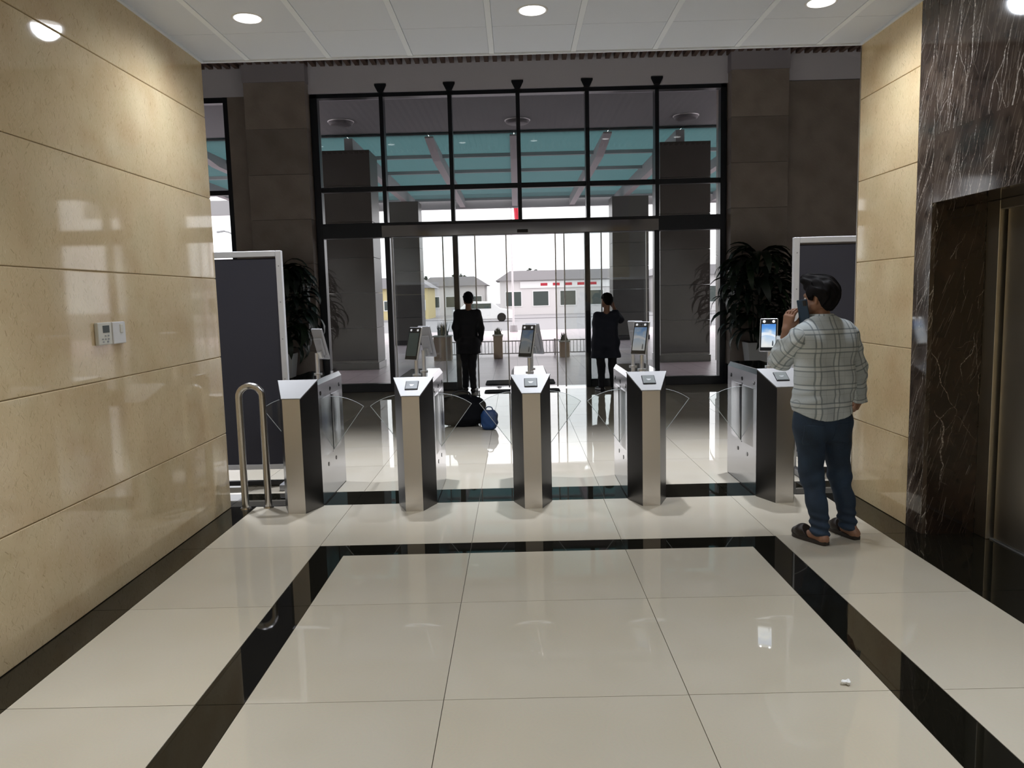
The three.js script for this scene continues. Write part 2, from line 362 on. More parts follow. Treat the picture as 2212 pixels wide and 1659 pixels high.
// ---------------------------------------------------------------- downlights of the hall, high up behind the corridor's ceiling edge
{
  const ring = new THREE.LatheGeometry([[.078, .0], [.092, -.006], [.098, -.004], [.100, 0]].map(p => new THREE.Vector2(...p)), 32), disc = new THREE.CylinderGeometry(.082, .082, .006, 32);
  for (const x of [-4.9, -3.08, -1.26, .56, 2.38, 4.2, 6.0]) {
    const t = thing('hall_downlight', 'round white downlight high in the hall ceiling, hidden above the edge of the corridor ceiling', 'ceiling light', [x, 5.56, -7.15], 0, 'downlights of the entrance hall');
    part('trim_ring', ring, M.white, t); part('diffuser', disc, M.lamp, t).position.y = -.003; part('stem', cyl(.03, .03, .13, 0, .003, 0, 12), M.white, t);
    const l = new THREE.SpotLight(new THREE.Color().setRGB(.93, .97, 1.08), 88, 0, .49, 1, 2); l.position.set(x, 5.54, -7.15); l.target.position.set(x, 0, -7.2); l.castShadow = true; l.shadow.radius = 4; scene.add(l, l.target);
  }
}

// ---------------------------------------------------------------- hall shell
{
  const n = struct('wall_near');                                   // above and beside the corridor mouth
  part('upper_wall', bx(XL - .3, XR + .5, CH + .3, HH, ZM, ZM + .2), M.plaster, n);
  part('side_wall', bx(HX0, XL - .3, 0, HH, ZM, ZM + .2), M.hallWall, n);
  part('side_wall', bx(XR + .5, HX1, 0, HH, ZM, ZM + .2), M.hallWall, n);
  for (const [name, x0, x1] of [['wall_hall_left', HX0 - .2, HX0], ['wall_hall_right', HX1, HX1 + .2]]) part('wall_face', bx(x0, x1, 0, HH, ZF, ZM + .2), M.hallWall, struct(name));
  const c = struct('ceiling_hall');
  part('slab', bx(HX0 - .2, HX1 + .2, HH, HH + .3, ZF - .4, ZM + .2), M.plaster, c);
  part('soffit_board', bx(HX0, HX1, HH - .03, HH, ZF, ZM), M.slat, c);
  const g = bx(-.036, .036, 5.565, HH - .03, ZF + .16, ZM - .05);
  for (let x = -5.2; x < 7.6; x += .1455) part('slat', g, M.slat, c).position.x = x;
}

// ---------------------------------------------------------------- entrance wall: piers, bulkhead, ledges
{
  const w = struct('wall_front');
  const pier = (x0, x1) => {
    part('pier_core', bx(x0 + .02, x1 - .02, 0, 5.28, ZF - .6, ZF + .33), M.dark, w);
    const ys = [.36, .77, 1.52, 2.27, 3.02, 3.77, 4.52, 5.28];
    for (let j = 0; j < ys.length - 1; j++) part('panel', uvm(bx(x0, x1, ys[j] + .002, ys[j + 1] - .002, ZF - .62, ZF + .35, .003), 1, rnd() * 4, rnd() * 4), M.brown[j === 6 ? 2 : j % 2], w);
    part('pier_head', bx(x0 - .01, x1 + .01, 5.28, HH, ZF - .6, ZF + .36), M.plasterDark, w);
  };
  pier(-4.47, -3.44); pier(3.68, 4.64);
  // wall beyond the piers
  part('wall_face', uvm(bx(4.64, HX1, 0, 5.13, ZF - .3, ZF + .12)), M.brownWall, w);
  part('bulkhead', bx(4.64, HX1, 5.14, HH, ZF - .3, ZF + .13), M.plaster, w);
  part('wall_face', uvm(bx(-4.84, -4.47, 0, 5.12, ZF - .3, ZF + .10)), M.brownWall, w);
  part('wall_face', uvm(bx(HX0, -6.6, 0, 5.12, ZF - .3, ZF + .10)), M.brownWall, w);
  part('bulkhead', bx(HX0, -4.47, 5.12, HH, ZF - .3, ZF + .11), M.plaster, w);
  part('bulkhead', bx(-3.44, 3.68, 5.13, HH, ZF - .35, ZF + .14), M.plaster, w);
  // black granite ledges at the foot of the piers
  for (const [a, b] of [[-6.6, -3.46], [3.69, 7.2]]) { const l = struct('wall_ledge'); part('ledge', bx(a, b, 0, .36, ZF + .352, ZF + .98, .008), M.granite, l); }
}

// ---------------------------------------------------------------- entrance glazing
{
  const w = struct('window_1');
  const z0 = ZF - .06, z1 = ZF + .10;
  const X = [-3.37, -2.21, -1.045, .114, 1.29, 2.475, 3.62];
  part('frame', bx(-3.43, -3.31, 0, 5.13, z0, z1, .006), M.alu, w);
  part('frame', bx(3.57, 3.67, 0, 5.13, z0, z1, .006), M.alu, w);
  part('frame', bx(-3.43, 3.67, 5.06, 5.13, z0, z1, .006), M.alu, w);
  part('transom', bx(-3.31, 3.57, 3.49, 3.575, z0 + .02, z1 - .03, .005), M.alu, w);
  for (let k = 1; k < 6; k++) {
    part('mullion', bx(X[k] - .034, X[k] + .034, 2.95, 5.06, z0, z1 + .06, .005), M.alu, w);
    part('bracket', new THREE.ExtrudeGeometry(shapeOf([[-.10, .13], [.10, .13], [.10, .10], [.05, 0], [-.05, 0], [-.10, .10]]), { depth: .16, bevelEnabled: false }).translate(X[k], 5.13, z1 - .10), M.alu, w);
    if (k !== 3) part('mullion', bx((k === 2 ? -1.03 : k === 4 ? 1.265 : X[k]) - .045, (k === 2 ? -1.03 : k === 4 ? 1.265 : X[k]) + .045, 0, 2.7, z0, z1, .005), M.alu, w);
  }
  for (let k = 0; k < 6; k++) for (const [a, b] of [[3.575, 5.06], [2.95, 3.49]])
    part('pane', bx(X[k] + .02, X[k + 1] - .02, a - .01, b + .01, ZF - .006, ZF + .006), M.glass, w);
  for (const [a, b] of [[-3.33, -2.25], [-2.165, -1.075], [1.31, 2.43], [2.52, 3.59]]) {
    part('sill_rail', bx(a, b, 0, .145, z0, z1, .006), M.alu, w);
    part('pane', bx(a, b, .13, 2.72, ZF - .006, ZF + .006), M.glass, w);
  }
  part('pane', bx(-3.50, -3.43, 0, 5.06, ZF - .006, ZF + .006), M.glass, w, 'narrow glass strip between frame and pier');
  part('pane', bx(3.67, 3.74, 0, 5.06, ZF - .006, ZF + .006), M.glass, w, 'narrow glass strip between frame and pier');
  part('stop_bar', bx(-3.45, -3.428, 0, 5.1, ZF - .03, ZF + .03), M.silver, w);
  part('stop_bar', bx(3.668, 3.688, 0, 5.1, ZF - .03, ZF + .03), M.silver, w);

  const d = struct('door_1', 'automatic glass sliding doors under a mirror steel header');
  d.name = 'door_2';
  part('header_box', bx(-3.31, 3.57, 2.70, 2.95, ZF - .10, ZF + .13, .006), M.alu, d);
  part('header_cover', bx(-2.29, 2.50, 2.705, 2.90, ZF + .13, ZF + .15, .004), std({ color: lin(.35, .345, .35), metalness: 1, roughness: .08 }), d, 'mirror steel header cover');
  part('door_sensor', bx(.05, .24, 2.72, 2.775, ZF + .15, ZF + .19, .01), M.black, d);
  for (const [a, b, z] of [[-1.26, -.135, ZF + .075], [-2.13, -.675, ZF + .105], [.70, 1.52, ZF + .075], [.85, 2.3, ZF + .105]]) {
    const leaf = part('leaf', bx(a, b, .02, 2.7, z - .006, z + .006), M.glass, d);
    part('edge_strip', bx(a, a + .022, .02, 2.7, z - .011, z + .011), M.silver, leaf); part('edge_strip', bx(b - .022, b, .02, 2.7, z - .011, z + .011), M.silver, leaf);
  }
  const v = struct('window_2');                                    // bay beyond the pier
  for (const x of [-6.56, -5.7, -4.88]) part('mullion', bx(x - .04, x + .04, 0, 5.12, z0, z1, .005), M.alu, v);
  for (const [a, b] of [[5.03, 5.12], [3.49, 3.57], [0, .4]]) part('transom', bx(-6.6, -4.84, a, b, z0 + .01, z1 - .01, .005), M.alu, v);
  for (const [a, b] of [[-6.52, -5.74], [-5.66, -4.92]]) for (const [c, e] of [[3.56, 5.04], [.39, 3.5]]) part('pane', bx(a - .01, b + .01, c, e, ZF - .006, ZF + .006), M.glass, v);
}

// ---------------------------------------------------------------- outside: porch, paving, street
{
  const p = struct('pavement'); part('paving', uvm(bx(-40, 40, -.3, -.005, -38, ZF - .3)), M.paver, p);
  part('threshold', bx(-3.4, 3.6, -.3, -.003, ZF - .3, ZF + .0), M.granite, p);
  part('kerb', bx(-40, 40, -.3, 0, -38.3, -38), M.asphalt, p);
  const r = struct('road'); part('roadway', bx(-90, 90, -.4, -.12, -62, -38.3), M.asphalt, r); part('far_ground', bx(-160, 160, -.5, -.05, -220, -62), M.asphalt, r);
  const s = struct('porch_roof');
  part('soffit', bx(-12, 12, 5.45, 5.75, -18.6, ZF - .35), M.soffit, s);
  const bxs = [-9.6, -7.7, -5.75, -3.85, -1.95, .05, 2.25, 3.95, 5.85, 7.7, 9.6];
  const bz = [-18.6, -20.95, -23.5, -26.4, -30];
  const beamOf = (pts) => new THREE.ExtrudeGeometry(shapeOf(pts), { depth: .2, bevelEnabled: false }).rotateY(-Math.PI / 2).translate(.1, 0, 0);   // drawn in (z, y), .2 m wide
  const onPier = beamOf([[-18.6, 5.42], [-18.6, 5.06], [-30.2, 5.06], [-30.2, 5.42]]), free = beamOf([[-18.6, 5.42], [-18.6, 5.38], [-20.4, 5.16], [-30.2, 5.10], [-30.2, 5.42]]);
  for (const x of bxs) part('beam', Math.abs(Math.abs(x) - 3.9) < .1 ? onPier : free, M.beam, s).position.x = x;
  for (const z of bz.slice(1)) part('cross_beam', bx(-9.6, 9.6, 5.33, 5.42, z - .045, z + .045), M.beam, s);
  part('fascia', bx(-12, 12, 5.05, 5.6, -30.4, -30.2), M.beam, s);
  for (let i = 0; i < bxs.length - 1; i++) for (let k = 0; k < 4; k++) part('roof_pane', bx(bxs[i] + .01, bxs[i + 1] - .01, 5.42, 5.43, bz[k + 1] + .01, bz[k] + (k ? -.01 : .3)), M.teal, s);
  const pier = (n, x0, x1, z, top) => {
    const o = struct('column_' + n);
    part('plinth', bx(x0 - .02, x1 + .02, 0, .16, z - 1.02, z + .02), M.granite, o);
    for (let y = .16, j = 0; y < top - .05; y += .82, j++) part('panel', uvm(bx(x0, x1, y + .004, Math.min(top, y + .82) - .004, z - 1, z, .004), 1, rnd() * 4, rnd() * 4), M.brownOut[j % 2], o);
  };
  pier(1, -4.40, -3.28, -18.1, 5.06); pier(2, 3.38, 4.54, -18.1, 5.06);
  pier(3, -4.40, -3.36, -27.6, 5.06); pier(4, 3.47, 4.75, -27.6, 5.06);
  const disc = new THREE.LatheGeometry([[0, -.09], [.2, -.085], [.25, -.06], [.27, 0]].map(q => new THREE.Vector2(...q)), 36);
  [[-3.66, -17.0, 'round unlit porch lamp above the outside column on the street-lamp side'], [.13, -17.3, 'round unlit porch lamp over the entrance doors, in the middle of the porch'], [3.8, -17.3, 'round unlit porch lamp above the outside column on the lift side']].forEach(([x, z, l]) => {
    const t = thing('porch_lamp', l, 'ceiling light', [x, 5.45, z], 0); part('cover', disc, M.greyDark, t); part('rim', new THREE.TorusGeometry(.268, .014, 8, 36).rotateX(Math.PI / 2).translate(0, -.008, 0), M.silver, t);
  });
}

// ---------------------------------------------------------------- flap gates
function buildGate(o) {
  // cabinet: long box with its two upper edges cut off
  const sec = new THREE.ExtrudeGeometry(shapeOf([[-.15, .012], [-.15, .965], [-.128, 1.0], [.128, 1.0], [.15, .965], [.15, .012]]), { depth: .83, bevelEnabled: false }).translate(0, 0, -.83);
  part('cabinet', sec, M.steelPolish, o);
  part('top_plate', bx(-.127, .127, 1.0, 1.003, -.828, 0), M.steelMirror, o);
  part('plinth', bx(-.147, .147, 0, .012, -.828, .0), M.black, o);
  // pointed front: three upright faces under a sloping lid
  const yb = 1.006, yf = .888, zf = .215, xb = .152, xf = .067;
  const quad = (a, b, c, d) => {
    const g = new THREE.BufferGeometry(), p = [a, b, c, a, c, d].flat(), len = Math.hypot(b[0] - a[0], b[2] - a[2]);
    g.setAttribute('position', new THREE.Float32BufferAttribute(p, 3)); g.setAttribute('uv', new THREE.Float32BufferAttribute([0, 0, len, 0, len, 1, 0, 0, len, 1, 0, 1], 2)); g.computeVertexNormals(); return g;
  };
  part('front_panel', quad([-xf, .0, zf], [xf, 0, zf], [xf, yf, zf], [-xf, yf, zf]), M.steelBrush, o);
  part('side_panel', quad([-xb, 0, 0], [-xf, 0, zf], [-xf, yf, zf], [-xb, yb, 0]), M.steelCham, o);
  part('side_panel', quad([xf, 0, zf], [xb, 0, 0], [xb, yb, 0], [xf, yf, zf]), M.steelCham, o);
  const lid = new THREE.ExtrudeGeometry(shapeOf([[-xb - .003, 0], [xb + .003, 0], [xf + .004, -.247], [-xf - .004, -.247]]), { depth: .006, bevelEnabled: true, bevelSize: .002, bevelThickness: .002, bevelSegments: 2 });
  lid.rotateX(-Math.PI / 2 + Math.atan2(yb - yf, zf)).translate(0, yb, 0);
  part('lid', lid, M.steelLid, o);
  // fairings, slot and sensors on both long sides
  const zs = -.40;
  for (const s of [-1, 1]) {
    for (const k of [-1, 1]) {
      const pts = []; for (let i = 0; i <= 14; i++) { const t = i / 14; pts.push([zs + k * (.012 + .30 * t), .011 * Math.pow(Math.sin(Math.PI * Math.min(1, t * .5 + .5)), 1.0) * (t < .02 ? .6 : 1)]); }
      const sh = new THREE.Shape(); sh.moveTo(pts[0][0], -.002); pts.forEach(p => sh.lineTo(p[0], p[1])); sh.lineTo(pts[14][0], -.002);
      const g = new THREE.ExtrudeGeometry(sh, { depth: .47, bevelEnabled: false, curveSegments: 4 });   // plan in (z, out), extruded upwards
      const m = new THREE.Matrix4().makeBasis(V(0, 0, 1), V(s, 0, 0), V(0, 1, 0)); g.applyMatrix4(m);
      if (m.determinant() < 0) { const p = g.attributes.position, n = g.attributes.normal; for (let i = 0; i < p.count; i += 3) for (const a of [p, n]) { const t = [a.getX(i), a.getY(i), a.getZ(i)]; a.setXYZ(i, a.getX(i + 1), a.getY(i + 1), a.getZ(i + 1)); a.setXYZ(i + 1, ...t); } }
      g.translate(s * .15, .375, 0); part('fairing', g, M.steelPolish, o);
    }
    part('slot', bx(s * .1495, s * .1515, .36, .86, zs - .007, zs + .007), M.black, o);
    for (const [y, z] of [[.893, -.08], [.893, zs], [.893, -.72], [.288, -.24], [.288, -.50]])
      part('sensor', new THREE.CylinderGeometry(.017, .017, .004, 16).rotateZ(Math.PI / 2).translate(s * .151, y, z), M.blackGloss, o);
    // clear wing: a fan about its lower corner
    const R = .462, a0 = 0, a1 = Math.atan2(.275, .372), sh = new THREE.Shape(); sh.moveTo(0, 0); sh.lineTo(0, R);
    for (let i = 1; i <= 16; i++) { const a = a0 + (a1 - a0) * i / 16; sh.lineTo(Math.sin(a) * R, Math.cos(a) * R); } sh.lineTo(0, 0);
    const place = (g) => (s < 0 ? g.rotateY(Math.PI) : g).translate(s * .148, .366, zs);
    const wing = part('flap', place(new THREE.ShapeGeometry(sh)), M.acrylic, o, 'clear acrylic wing');
    const tip = [Math.sin(a1) * R, Math.cos(a1) * R], edge = [rod(V(0, 0, 0), V(tip[0], tip[1], 0), .0025, 6)];
    for (let i = 0; i < 16; i++) { const p = a0 + (a1 - a0) * i / 16, q = a0 + (a1 - a0) * (i + 1) / 16; edge.push(rod(V(Math.sin(p) * R, Math.cos(p) * R, 0), V(Math.sin(q) * R, Math.cos(q) * R, 0), .002, 6)); }
    part('flap_edge', place(merge(edge)), M.acrylicEdge, wing);
  }
}
function addReader(o, dark) {
  const tilt = Math.atan2(1.006 - .888, .215), g = new THREE.Group();
  const r = part('card_reader', new RoundedBoxGeometry(.100, .012, .112, 2, .005), M.black, o, 'small square card reader');
  r.position.set(0, .9485, .103); r.rotation.x = tilt; r.position.y += .010; r.position.z += .004;
  part('reader_face', new THREE.BoxGeometry(.088, .002, .098).translate(0, .0065, 0), dark ? M.lcd : M.readerFace, r);
  part('reader_icon', merge(new THREE.BoxGeometry(.034, .001, .004).translate(0, .0078, 0), new THREE.BoxGeometry(.022, .001, .003).translate(0, .0078, .012)), M.silver, r);
}
const GX = [-1.716, -.813, .099, 1.001, 2.013], GZ = -5.96;
{
  const first = thing('flap_gate', 'steel flap gate beside the U-shaped floor rail, its lid without a card reader', 'flap gate', [GX[0], 0, GZ], 0, 'row of five flap gates');
  buildGate(first);
  const say = ['', 'steel flap gate with the darkest card reader, second from the U-shaped rail', 'steel flap gate in the middle of the row of five', 'steel flap gate next to the middle one, on the side of the man in the checked shirt', 'steel flap gate at the end of the row, right beside the man on the phone'];
  for (let k = 1; k < 5; k++) {
    const g = first.clone(); g.name = numbered('flap_gate'); g.position.x = GX[k]; g.userData = { label: say[k].replace('right beside', 'next to'), category: 'flap gate', group: 'row of five flap gates' };
    if (k === 3) g.userData.label = 'steel flap gate fourth from the U-shaped floor rail, before the wider lane';
    addReader(g, k === 1); scene.add(g);
  }
}

// ---------------------------------------------------------------- face scanners on poles
function scanner(label, x, z, exit, screen, ledMat, group) {
  const t = thing('face_scanner', label, 'face scanner', [x, 1.004, z], 0, group);
  part('base_flange', cyl(.034, .034, .008, 0, 0, 0), M.chrome, t);
  part('pole', cyl(.0165, .0165, .17, 0, .008, 0, 20), M.chrome, t);
  const h = new THREE.Group(); h.name = 'head'; h.position.set(exit ? .035 : -.012, .255, exit ? 0 : .012);
  h.rotation.order = 'YXZ'; h.rotation.y = exit ? Math.PI - .66 : -.62; h.rotation.x = -.27; t.add(h);
  const shell = new RoundedBoxGeometry(.138, .272, .020, 3, .009);
  part('shell', shell, exit ? M.grey : M.silver, h);
  part('front_glass', new RoundedBoxGeometry(.126, .260, .006, 2, .002).translate(0, 0, .0095), M.blackGloss, h);
  const d = part('display', new THREE.BoxGeometry(.108, .190, .0012).translate(0, -.008, .0131), screen || M.lcd, h);
  part('camera_bar', new THREE.BoxGeometry(.112, .026, .0012).translate(0, .108, .0131), M.black, h);
  for (const s of [-1, 1]) part('led', new THREE.CylinderGeometry(.0095, .0095, .002, 16).rotateX(Math.PI / 2).translate(s * .036, .108, .0140), ledMat, h);
  part('lens', new THREE.CylinderGeometry(.006, .006, .0024, 14).rotateX(Math.PI / 2).translate(0, .108, .0140), M.blackGloss, h);
  part('back_cover', new RoundedBoxGeometry(.10, .15, .018, 2, .006).translate(0, -.02, -.017), M.grey, h);
  part('bracket', new RoundedBoxGeometry(.05, .06, .03, 2, .006).translate(0, -.085, -.03), M.chrome, h);
  return { t, h, d };
}
{
  const g1 = 'face scanners turned to the corridor', g2 = 'face scanners turned to the hall';
  scanner('face scanner with a black unlit screen on the second gate from the U-shaped rail', GX[1] - .004, -6.2, false, M.lcd, M.ledDim, g1);
  scanner('face scanner with a pale dim screen, facing the corridor from the middle gate', GX[2] + .0, -6.2, false, M.screenLow, M.ledDim, g1);
  scanner('face scanner with a blue and white screen on the fourth gate from the U-shaped rail', GX[3] + .005, -6.2, false, M.screenMid, M.ledDim, g1);
  const s = scanner('brightly glowing face scanner with two white lamps beside the man in the checked shirt', GX[4] + .022, -6.2, false, M.screenOn, M.led, g1);
  s.h.rotation.y = -.40;
  const l = new THREE.RectAreaLight(new THREE.Color().setRGB(.9, .96, 1), 1.0, .11, .2); l.position.set(0, 0, .03); l.rotation.y = Math.PI; s.h.add(l);
  scanner('face scanner seen from its grey back on the first gate, beside the U-shaped rail', GX[0] + .02, -6.5, true, M.screenLow, M.ledDim, g2);
  scanner('face scanner seen from its grey back on the second gate, behind the black-screened one', GX[1] + .02, -6.5, true, M.screenLow, M.ledDim, g2);
  scanner('face scanner seen from its grey back on the middle gate', GX[2] + .02, -6.5, true, M.screenLow, M.ledDim, g2);
  scanner('face scanner seen from behind on the gate before the wider lane', GX[3] - .02, -6.5, true, M.screenLow, M.ledDim, g2);
}

// ---------------------------------------------------------------- U-shaped rail
{
  const t = thing('floor_rail', 'tall upside-down U of shiny steel tube standing between beige wall and first gate', 'rail', [-2.09, 0, -5.945]);
  const pts = [], w = .087; pts.push(V(-w, .004, .012), V(-w, .5, .012), V(-w, .86, .012));
  for (let i = 1; i < 12; i++) { const a = Math.PI - Math.PI * i / 12; pts.push(V(Math.cos(a) * w, .89 + Math.sin(a) * w, .012 * Math.cos(Math.PI - a))); }
  pts.push(V(w, .86, -.012), V(w, .5, -.012), V(w, .004, -.012));
  part('tube', tube(pts, .0275, 18, 90), M.steelTube, t);
  part('base_flange', cyl(.042, .04, .01, -w, 0, .012, 28), M.steelTube, t); part('base_flange', cyl(.042, .04, .01, w, 0, -.012, 28), M.steelTube, t);
}

// ---------------------------------------------------------------- display boards
function board(label, x0, x1, z) {
  const t = thing('display_board', label, 'display board', [(x0 + x1) / 2, 0, z], 0); const w = (x1 - x0) / 2;
  // cloth with a slightly slack surface
  const g = new THREE.PlaneGeometry(2 * w - .07, 1.80, 24, 36), p = g.attributes.position;
  for (let i = 0; i < p.count; i++) { const x = p.getX(i), y = p.getY(i); p.setZ(i, .006 * Math.sin(x * 9 + y * 2.3) + .004 * Math.sin(y * 7 - x * 4)); }
  g.computeVertexNormals(); part('cloth', g.translate(0, 1.09, .02), M.board, t);
  part('back_sheet', bx(-w + .03, w - .03, .2, 2.0, -.014, -.004), M.board, t);
  for (const s of [-1, 1]) part('frame_post', bx(s * w, s * (w - .05), .06, 2.062, -.02, .032, .006), M.boardFrame, t);
  part('frame_rail', bx(-w + .05, w - .05, 2.012, 2.062, -.02, .032, .006), M.boardFrame, t);
  part('frame_rail', bx(-w + .05, w - .05, .145, .19, -.02, .032, .006), M.boardFrame, t);
  for (const s of [-1, 1]) part('rivet', merge([.3, .62, .95, 1.3, 1.62, 1.93].map(y => new THREE.CylinderGeometry(.006, .006, .004, 8).rotateX(Math.PI / 2).translate(s * (w - .025), y, .033))), M.grey, t);
  part('base_bar', bx(-w, w, .012, .052, .03, .075, .004), M.black, t);
  for (const s of [-1, 1]) { part('foot', bx(s * (w - .01), s * (w - .06), .0, .06, -.26, .26, .01), M.grey, t); }
}
board('dark cloth display board in a silver frame behind the U-shaped rail', -3.25, -2.015, -6.73);
board('dark cloth display board in a silver frame behind the man in the checked shirt', 2.40, 3.62, -6.73);

// ---------------------------------------------------------------- wall controls
{
  const t = thing('thermostat', 'small off-white thermostat with a dark display, on the beige wall', 'thermostat', [XL, 1.466, -4.274]);
  part('case', new RoundedBoxGeometry(.022, .125, .145, 2, .006).translate(.011, 0, 0), M.offwhite, t);
  part('display', bx(.022, .0235, .005, .045, -.044, .012 + .012), M.lcd, t);
  for (const [y, z] of [[-.012, .03], [-.012, .0], [-.03, .03], [-.03, 0], [-.03, -.03], [-.045, .02], [-.045, -.025]]) part('button', new RoundedBoxGeometry(.004, .008, .016, 1, .0015).translate(.0225, y, -z), M.grey, t);
  const s = thing('light_switch', 'white wall switch plate with one rocker, beside the thermostat', 'switch', [XL, 1.465, -4.437]);
  part('plate', new RoundedBoxGeometry(.018, .126, .142, 2, .006).translate(.009, 0, 0), M.white, s);
  part('rocker', new RoundedBoxGeometry(.012, .05, .034, 2, .004).translate(.017, .024, -.022), M.offwhite, s);
}
{
  const t = thing('paper_scrap', 'tiny crumpled white paper scrap lying on the cream floor tile', 'litter', [1.319, 0, -3.0], .4);
  const g = new THREE.IcosahedronGeometry(.017, 2), p = g.attributes.position; for (let i = 0; i < p.count; i++) { const x = p.getX(i), y = p.getY(i), z = p.getZ(i), k = 1 + .35 * Math.sin(x * 260 + z * 140) + .2 * Math.sin(y * 310 + x * 90); p.setXYZ(i, x * k * 1.2, (y * k + .014) * .55 + .004, z * k * .8); } g.computeVertexNormals(); part('scrap', g, M.paper, t);
}

// ---------------------------------------------------------------- potted plants on the ledges
function plant(label, x, z, r, h) {
  const t = thing('potted_plant', label, 'potted plant', [x, .36, z], 0);
  const pot = new THREE.CylinderGeometry(.25, .19, .40, 4, 1).rotateY(Math.PI / 4).toNonIndexed(); pot.computeVertexNormals();
  part('pot', pot.translate(0, .2, 0), M.potWhite, t); part('soil', new THREE.BoxGeometry(.31, .012, .31).translate(0, .40, 0), M.soil, t);
  const variants = [0, 1, 2, 3].map(k => {                        // arching strap leaves
    const n = 7, w = .042 + .008 * k, L = .46 + .07 * k, pos = [], idx = [];
    for (let i = 0; i <= n; i++) {
      const u = i / n, a = 1.15 - u * (1.9 + .3 * k), q = u * L; const ww = w * Math.pow(Math.sin(Math.PI * (.12 + .88 * u) * .98 + .02), .8);
      const px = pos.length ? pos[pos.length - 9 + 3] + Math.cos(a) * L / n : 0, py = pos.length ? pos[pos.length - 9 + 4] + Math.sin(a) * L / n : 0;
      pos.push(px, py + .012, -ww, px, py, 0, px, py + .012, ww);
    }
    for (let i = 0; i < n; i++) for (const c of [0, 1]) { const b = i * 3 + c; idx.push(b, b + 3, b + 1, b + 1, b + 3, b + 4); }
    const g = new THREE.BufferGeometry(); g.setAttribute('position', new THREE.Float32BufferAttribute(pos, 3)); g.setIndex(idx); g.computeVertexNormals(); return g;
  });
  const stems = [];
  for (let k = 0; k < 6; k++) { const a = k * 1.05, b = V(Math.cos(a) * .07, .4, Math.sin(a) * .07), e = V(Math.cos(a) * r * .42, .55 + h * rr(.45, .8), Math.sin(a) * r * .42); stems.push([b, e]); part('stem', tube([b, b.clone().lerp(e, .5).add(V(0, .1, 0)), e], .013, 6, 12), M.stem, t); }
  for (let i = 0; i < 270; i++) {
    const u = rnd(), y = .50 + h * Math.pow(u, .85), a = rnd() * 6.283, q = Math.sqrt(rnd()), prof = .30 + .70 * Math.sin(Math.PI * Math.min(1, .18 + .80 * u)), rad = r * prof * q * .62;
    const leaf = part('leaf', variants[i % 4], M.leaf[i % 3], t);
    leaf.position.set(Math.cos(a) * rad, y, Math.sin(a) * rad * (Math.sin(a) < 0 ? .25 : .9) + .08); leaf.rotation.order = 'YXZ'; leaf.rotation.set(rr(-.35, .35), Math.sin(a) < 0 ? (Math.cos(a) > 0 ? -.2 : Math.PI + .2) + rr(-.25, .25) : -a + rr(-.5, .5), rr(-.45, .45) - .25 * (1 - u)); leaf.scale.setScalar(rr(.7, 1.12));
  }
}
plant('dark leafy plant in a pale pot, half hidden by the board near the U-shaped rail', -3.93, -12.97, .62, 1.30);
plant('dark leafy plant in a pale square pot behind the glowing face scanner', 4.02, -12.97, .66, 1.36);

// ---------------------------------------------------------------- doormats and the bags
{
  const mat = (label, x0, x1, z0, z1, y) => {
    const t = thing('doormat', label, 'doormat', [(x0 + x1) / 2, y, (z0 + z1) / 2]), w = (x1 - x0) / 2, d = (z1 - z0) / 2, r = .09, s = new THREE.Shape();
    s.moveTo(-w + r, -d); s.lineTo(w - r, -d); s.quadraticCurveTo(w, -d, w, -d + r); s.lineTo(w, d - r); s.quadraticCurveTo(w, d, w - r, d); s.lineTo(-w + r, d); s.quadraticCurveTo(-w, d, -w, d - r); s.lineTo(-w, -d + r); s.quadraticCurveTo(-w, -d, -w + r, -d);
    part('border', new THREE.ExtrudeGeometry(s, { depth: .008, bevelEnabled: true, bevelSize: .003, bevelThickness: .003, bevelSegments: 1 }).rotateX(-Math.PI / 2), M.rubber, t);
    part('pile', bx(-w + .06, w - .06, .008, .016, -d + .06, d - .06, .004), M.rubber, t);
  };
  mat('black rubber doormat just outside the glass sliding doors', -.60, .70, -14.95, -14.2, 0);
  mat('black rubber doormat on the hall tiles just inside the sliding doors', -.57, .72, -13.42, -12.95, 0);
}
{
  const lump = (cx, cy, cz, rx, ry, rz, f, seed2, base) => {
    const g = new THREE.SphereGeometry(1, 40, 28), p = g.attributes.position;
    for (let i = 0; i < p.count; i++) { let x = p.getX(i), y = p.getY(i), z = p.getZ(i); const e = .62, q = (v) => Math.sign(v) * Math.pow(Math.abs(v), e); x = q(x); y = q(y); z = q(z); const k = 1 + .05 * Math.sin(f * x + seed2) * Math.sin(f * y * 1.3 + 2 * seed2) + .03 * Math.sin(f * 2.1 * z + y * 5); p.setXYZ(i, cx + x * rx * k, Math.max(base, cy + y * ry * k), cz + z * rz * k); }
    g.computeVertexNormals(); return g;
  };
  const a = thing('duffel_bag', 'black duffel bag lying on the hall floor behind the gates', 'bag', [-.72, 0, -9.72], .06);
  part('bag_body', lump(0, .19, 0, .30, .19, .2, 5, 1, .002), M.rubber, a);
  part('carry_handle', tube([V(-.12, .34, .1), V(-.1, .42, .06), V(0, .45, .03), V(.1, .42, .06), V(.12, .34, .1)], .012, 8, 24), M.black, a); part('zip', bx(-.24, .24, .374, .382, -.012, .012), M.black, a);
  const b = thing('blue_bag', 'dark blue bag leaning against the black duffel bag on the hall floor', 'bag', [-.36, 0, -9.36], -.2);
  part('bag_body', lump(0, .12, 0, .10, .12, .085, 6, 2, .002), M.bagBlue, b); part('carry_handle', tube([V(-.05, .22, 0), V(-.03, .275, 0), V(.03, .275, 0), V(.05, .22, 0)], .007, 8, 16), M.bagBlue, b);
}

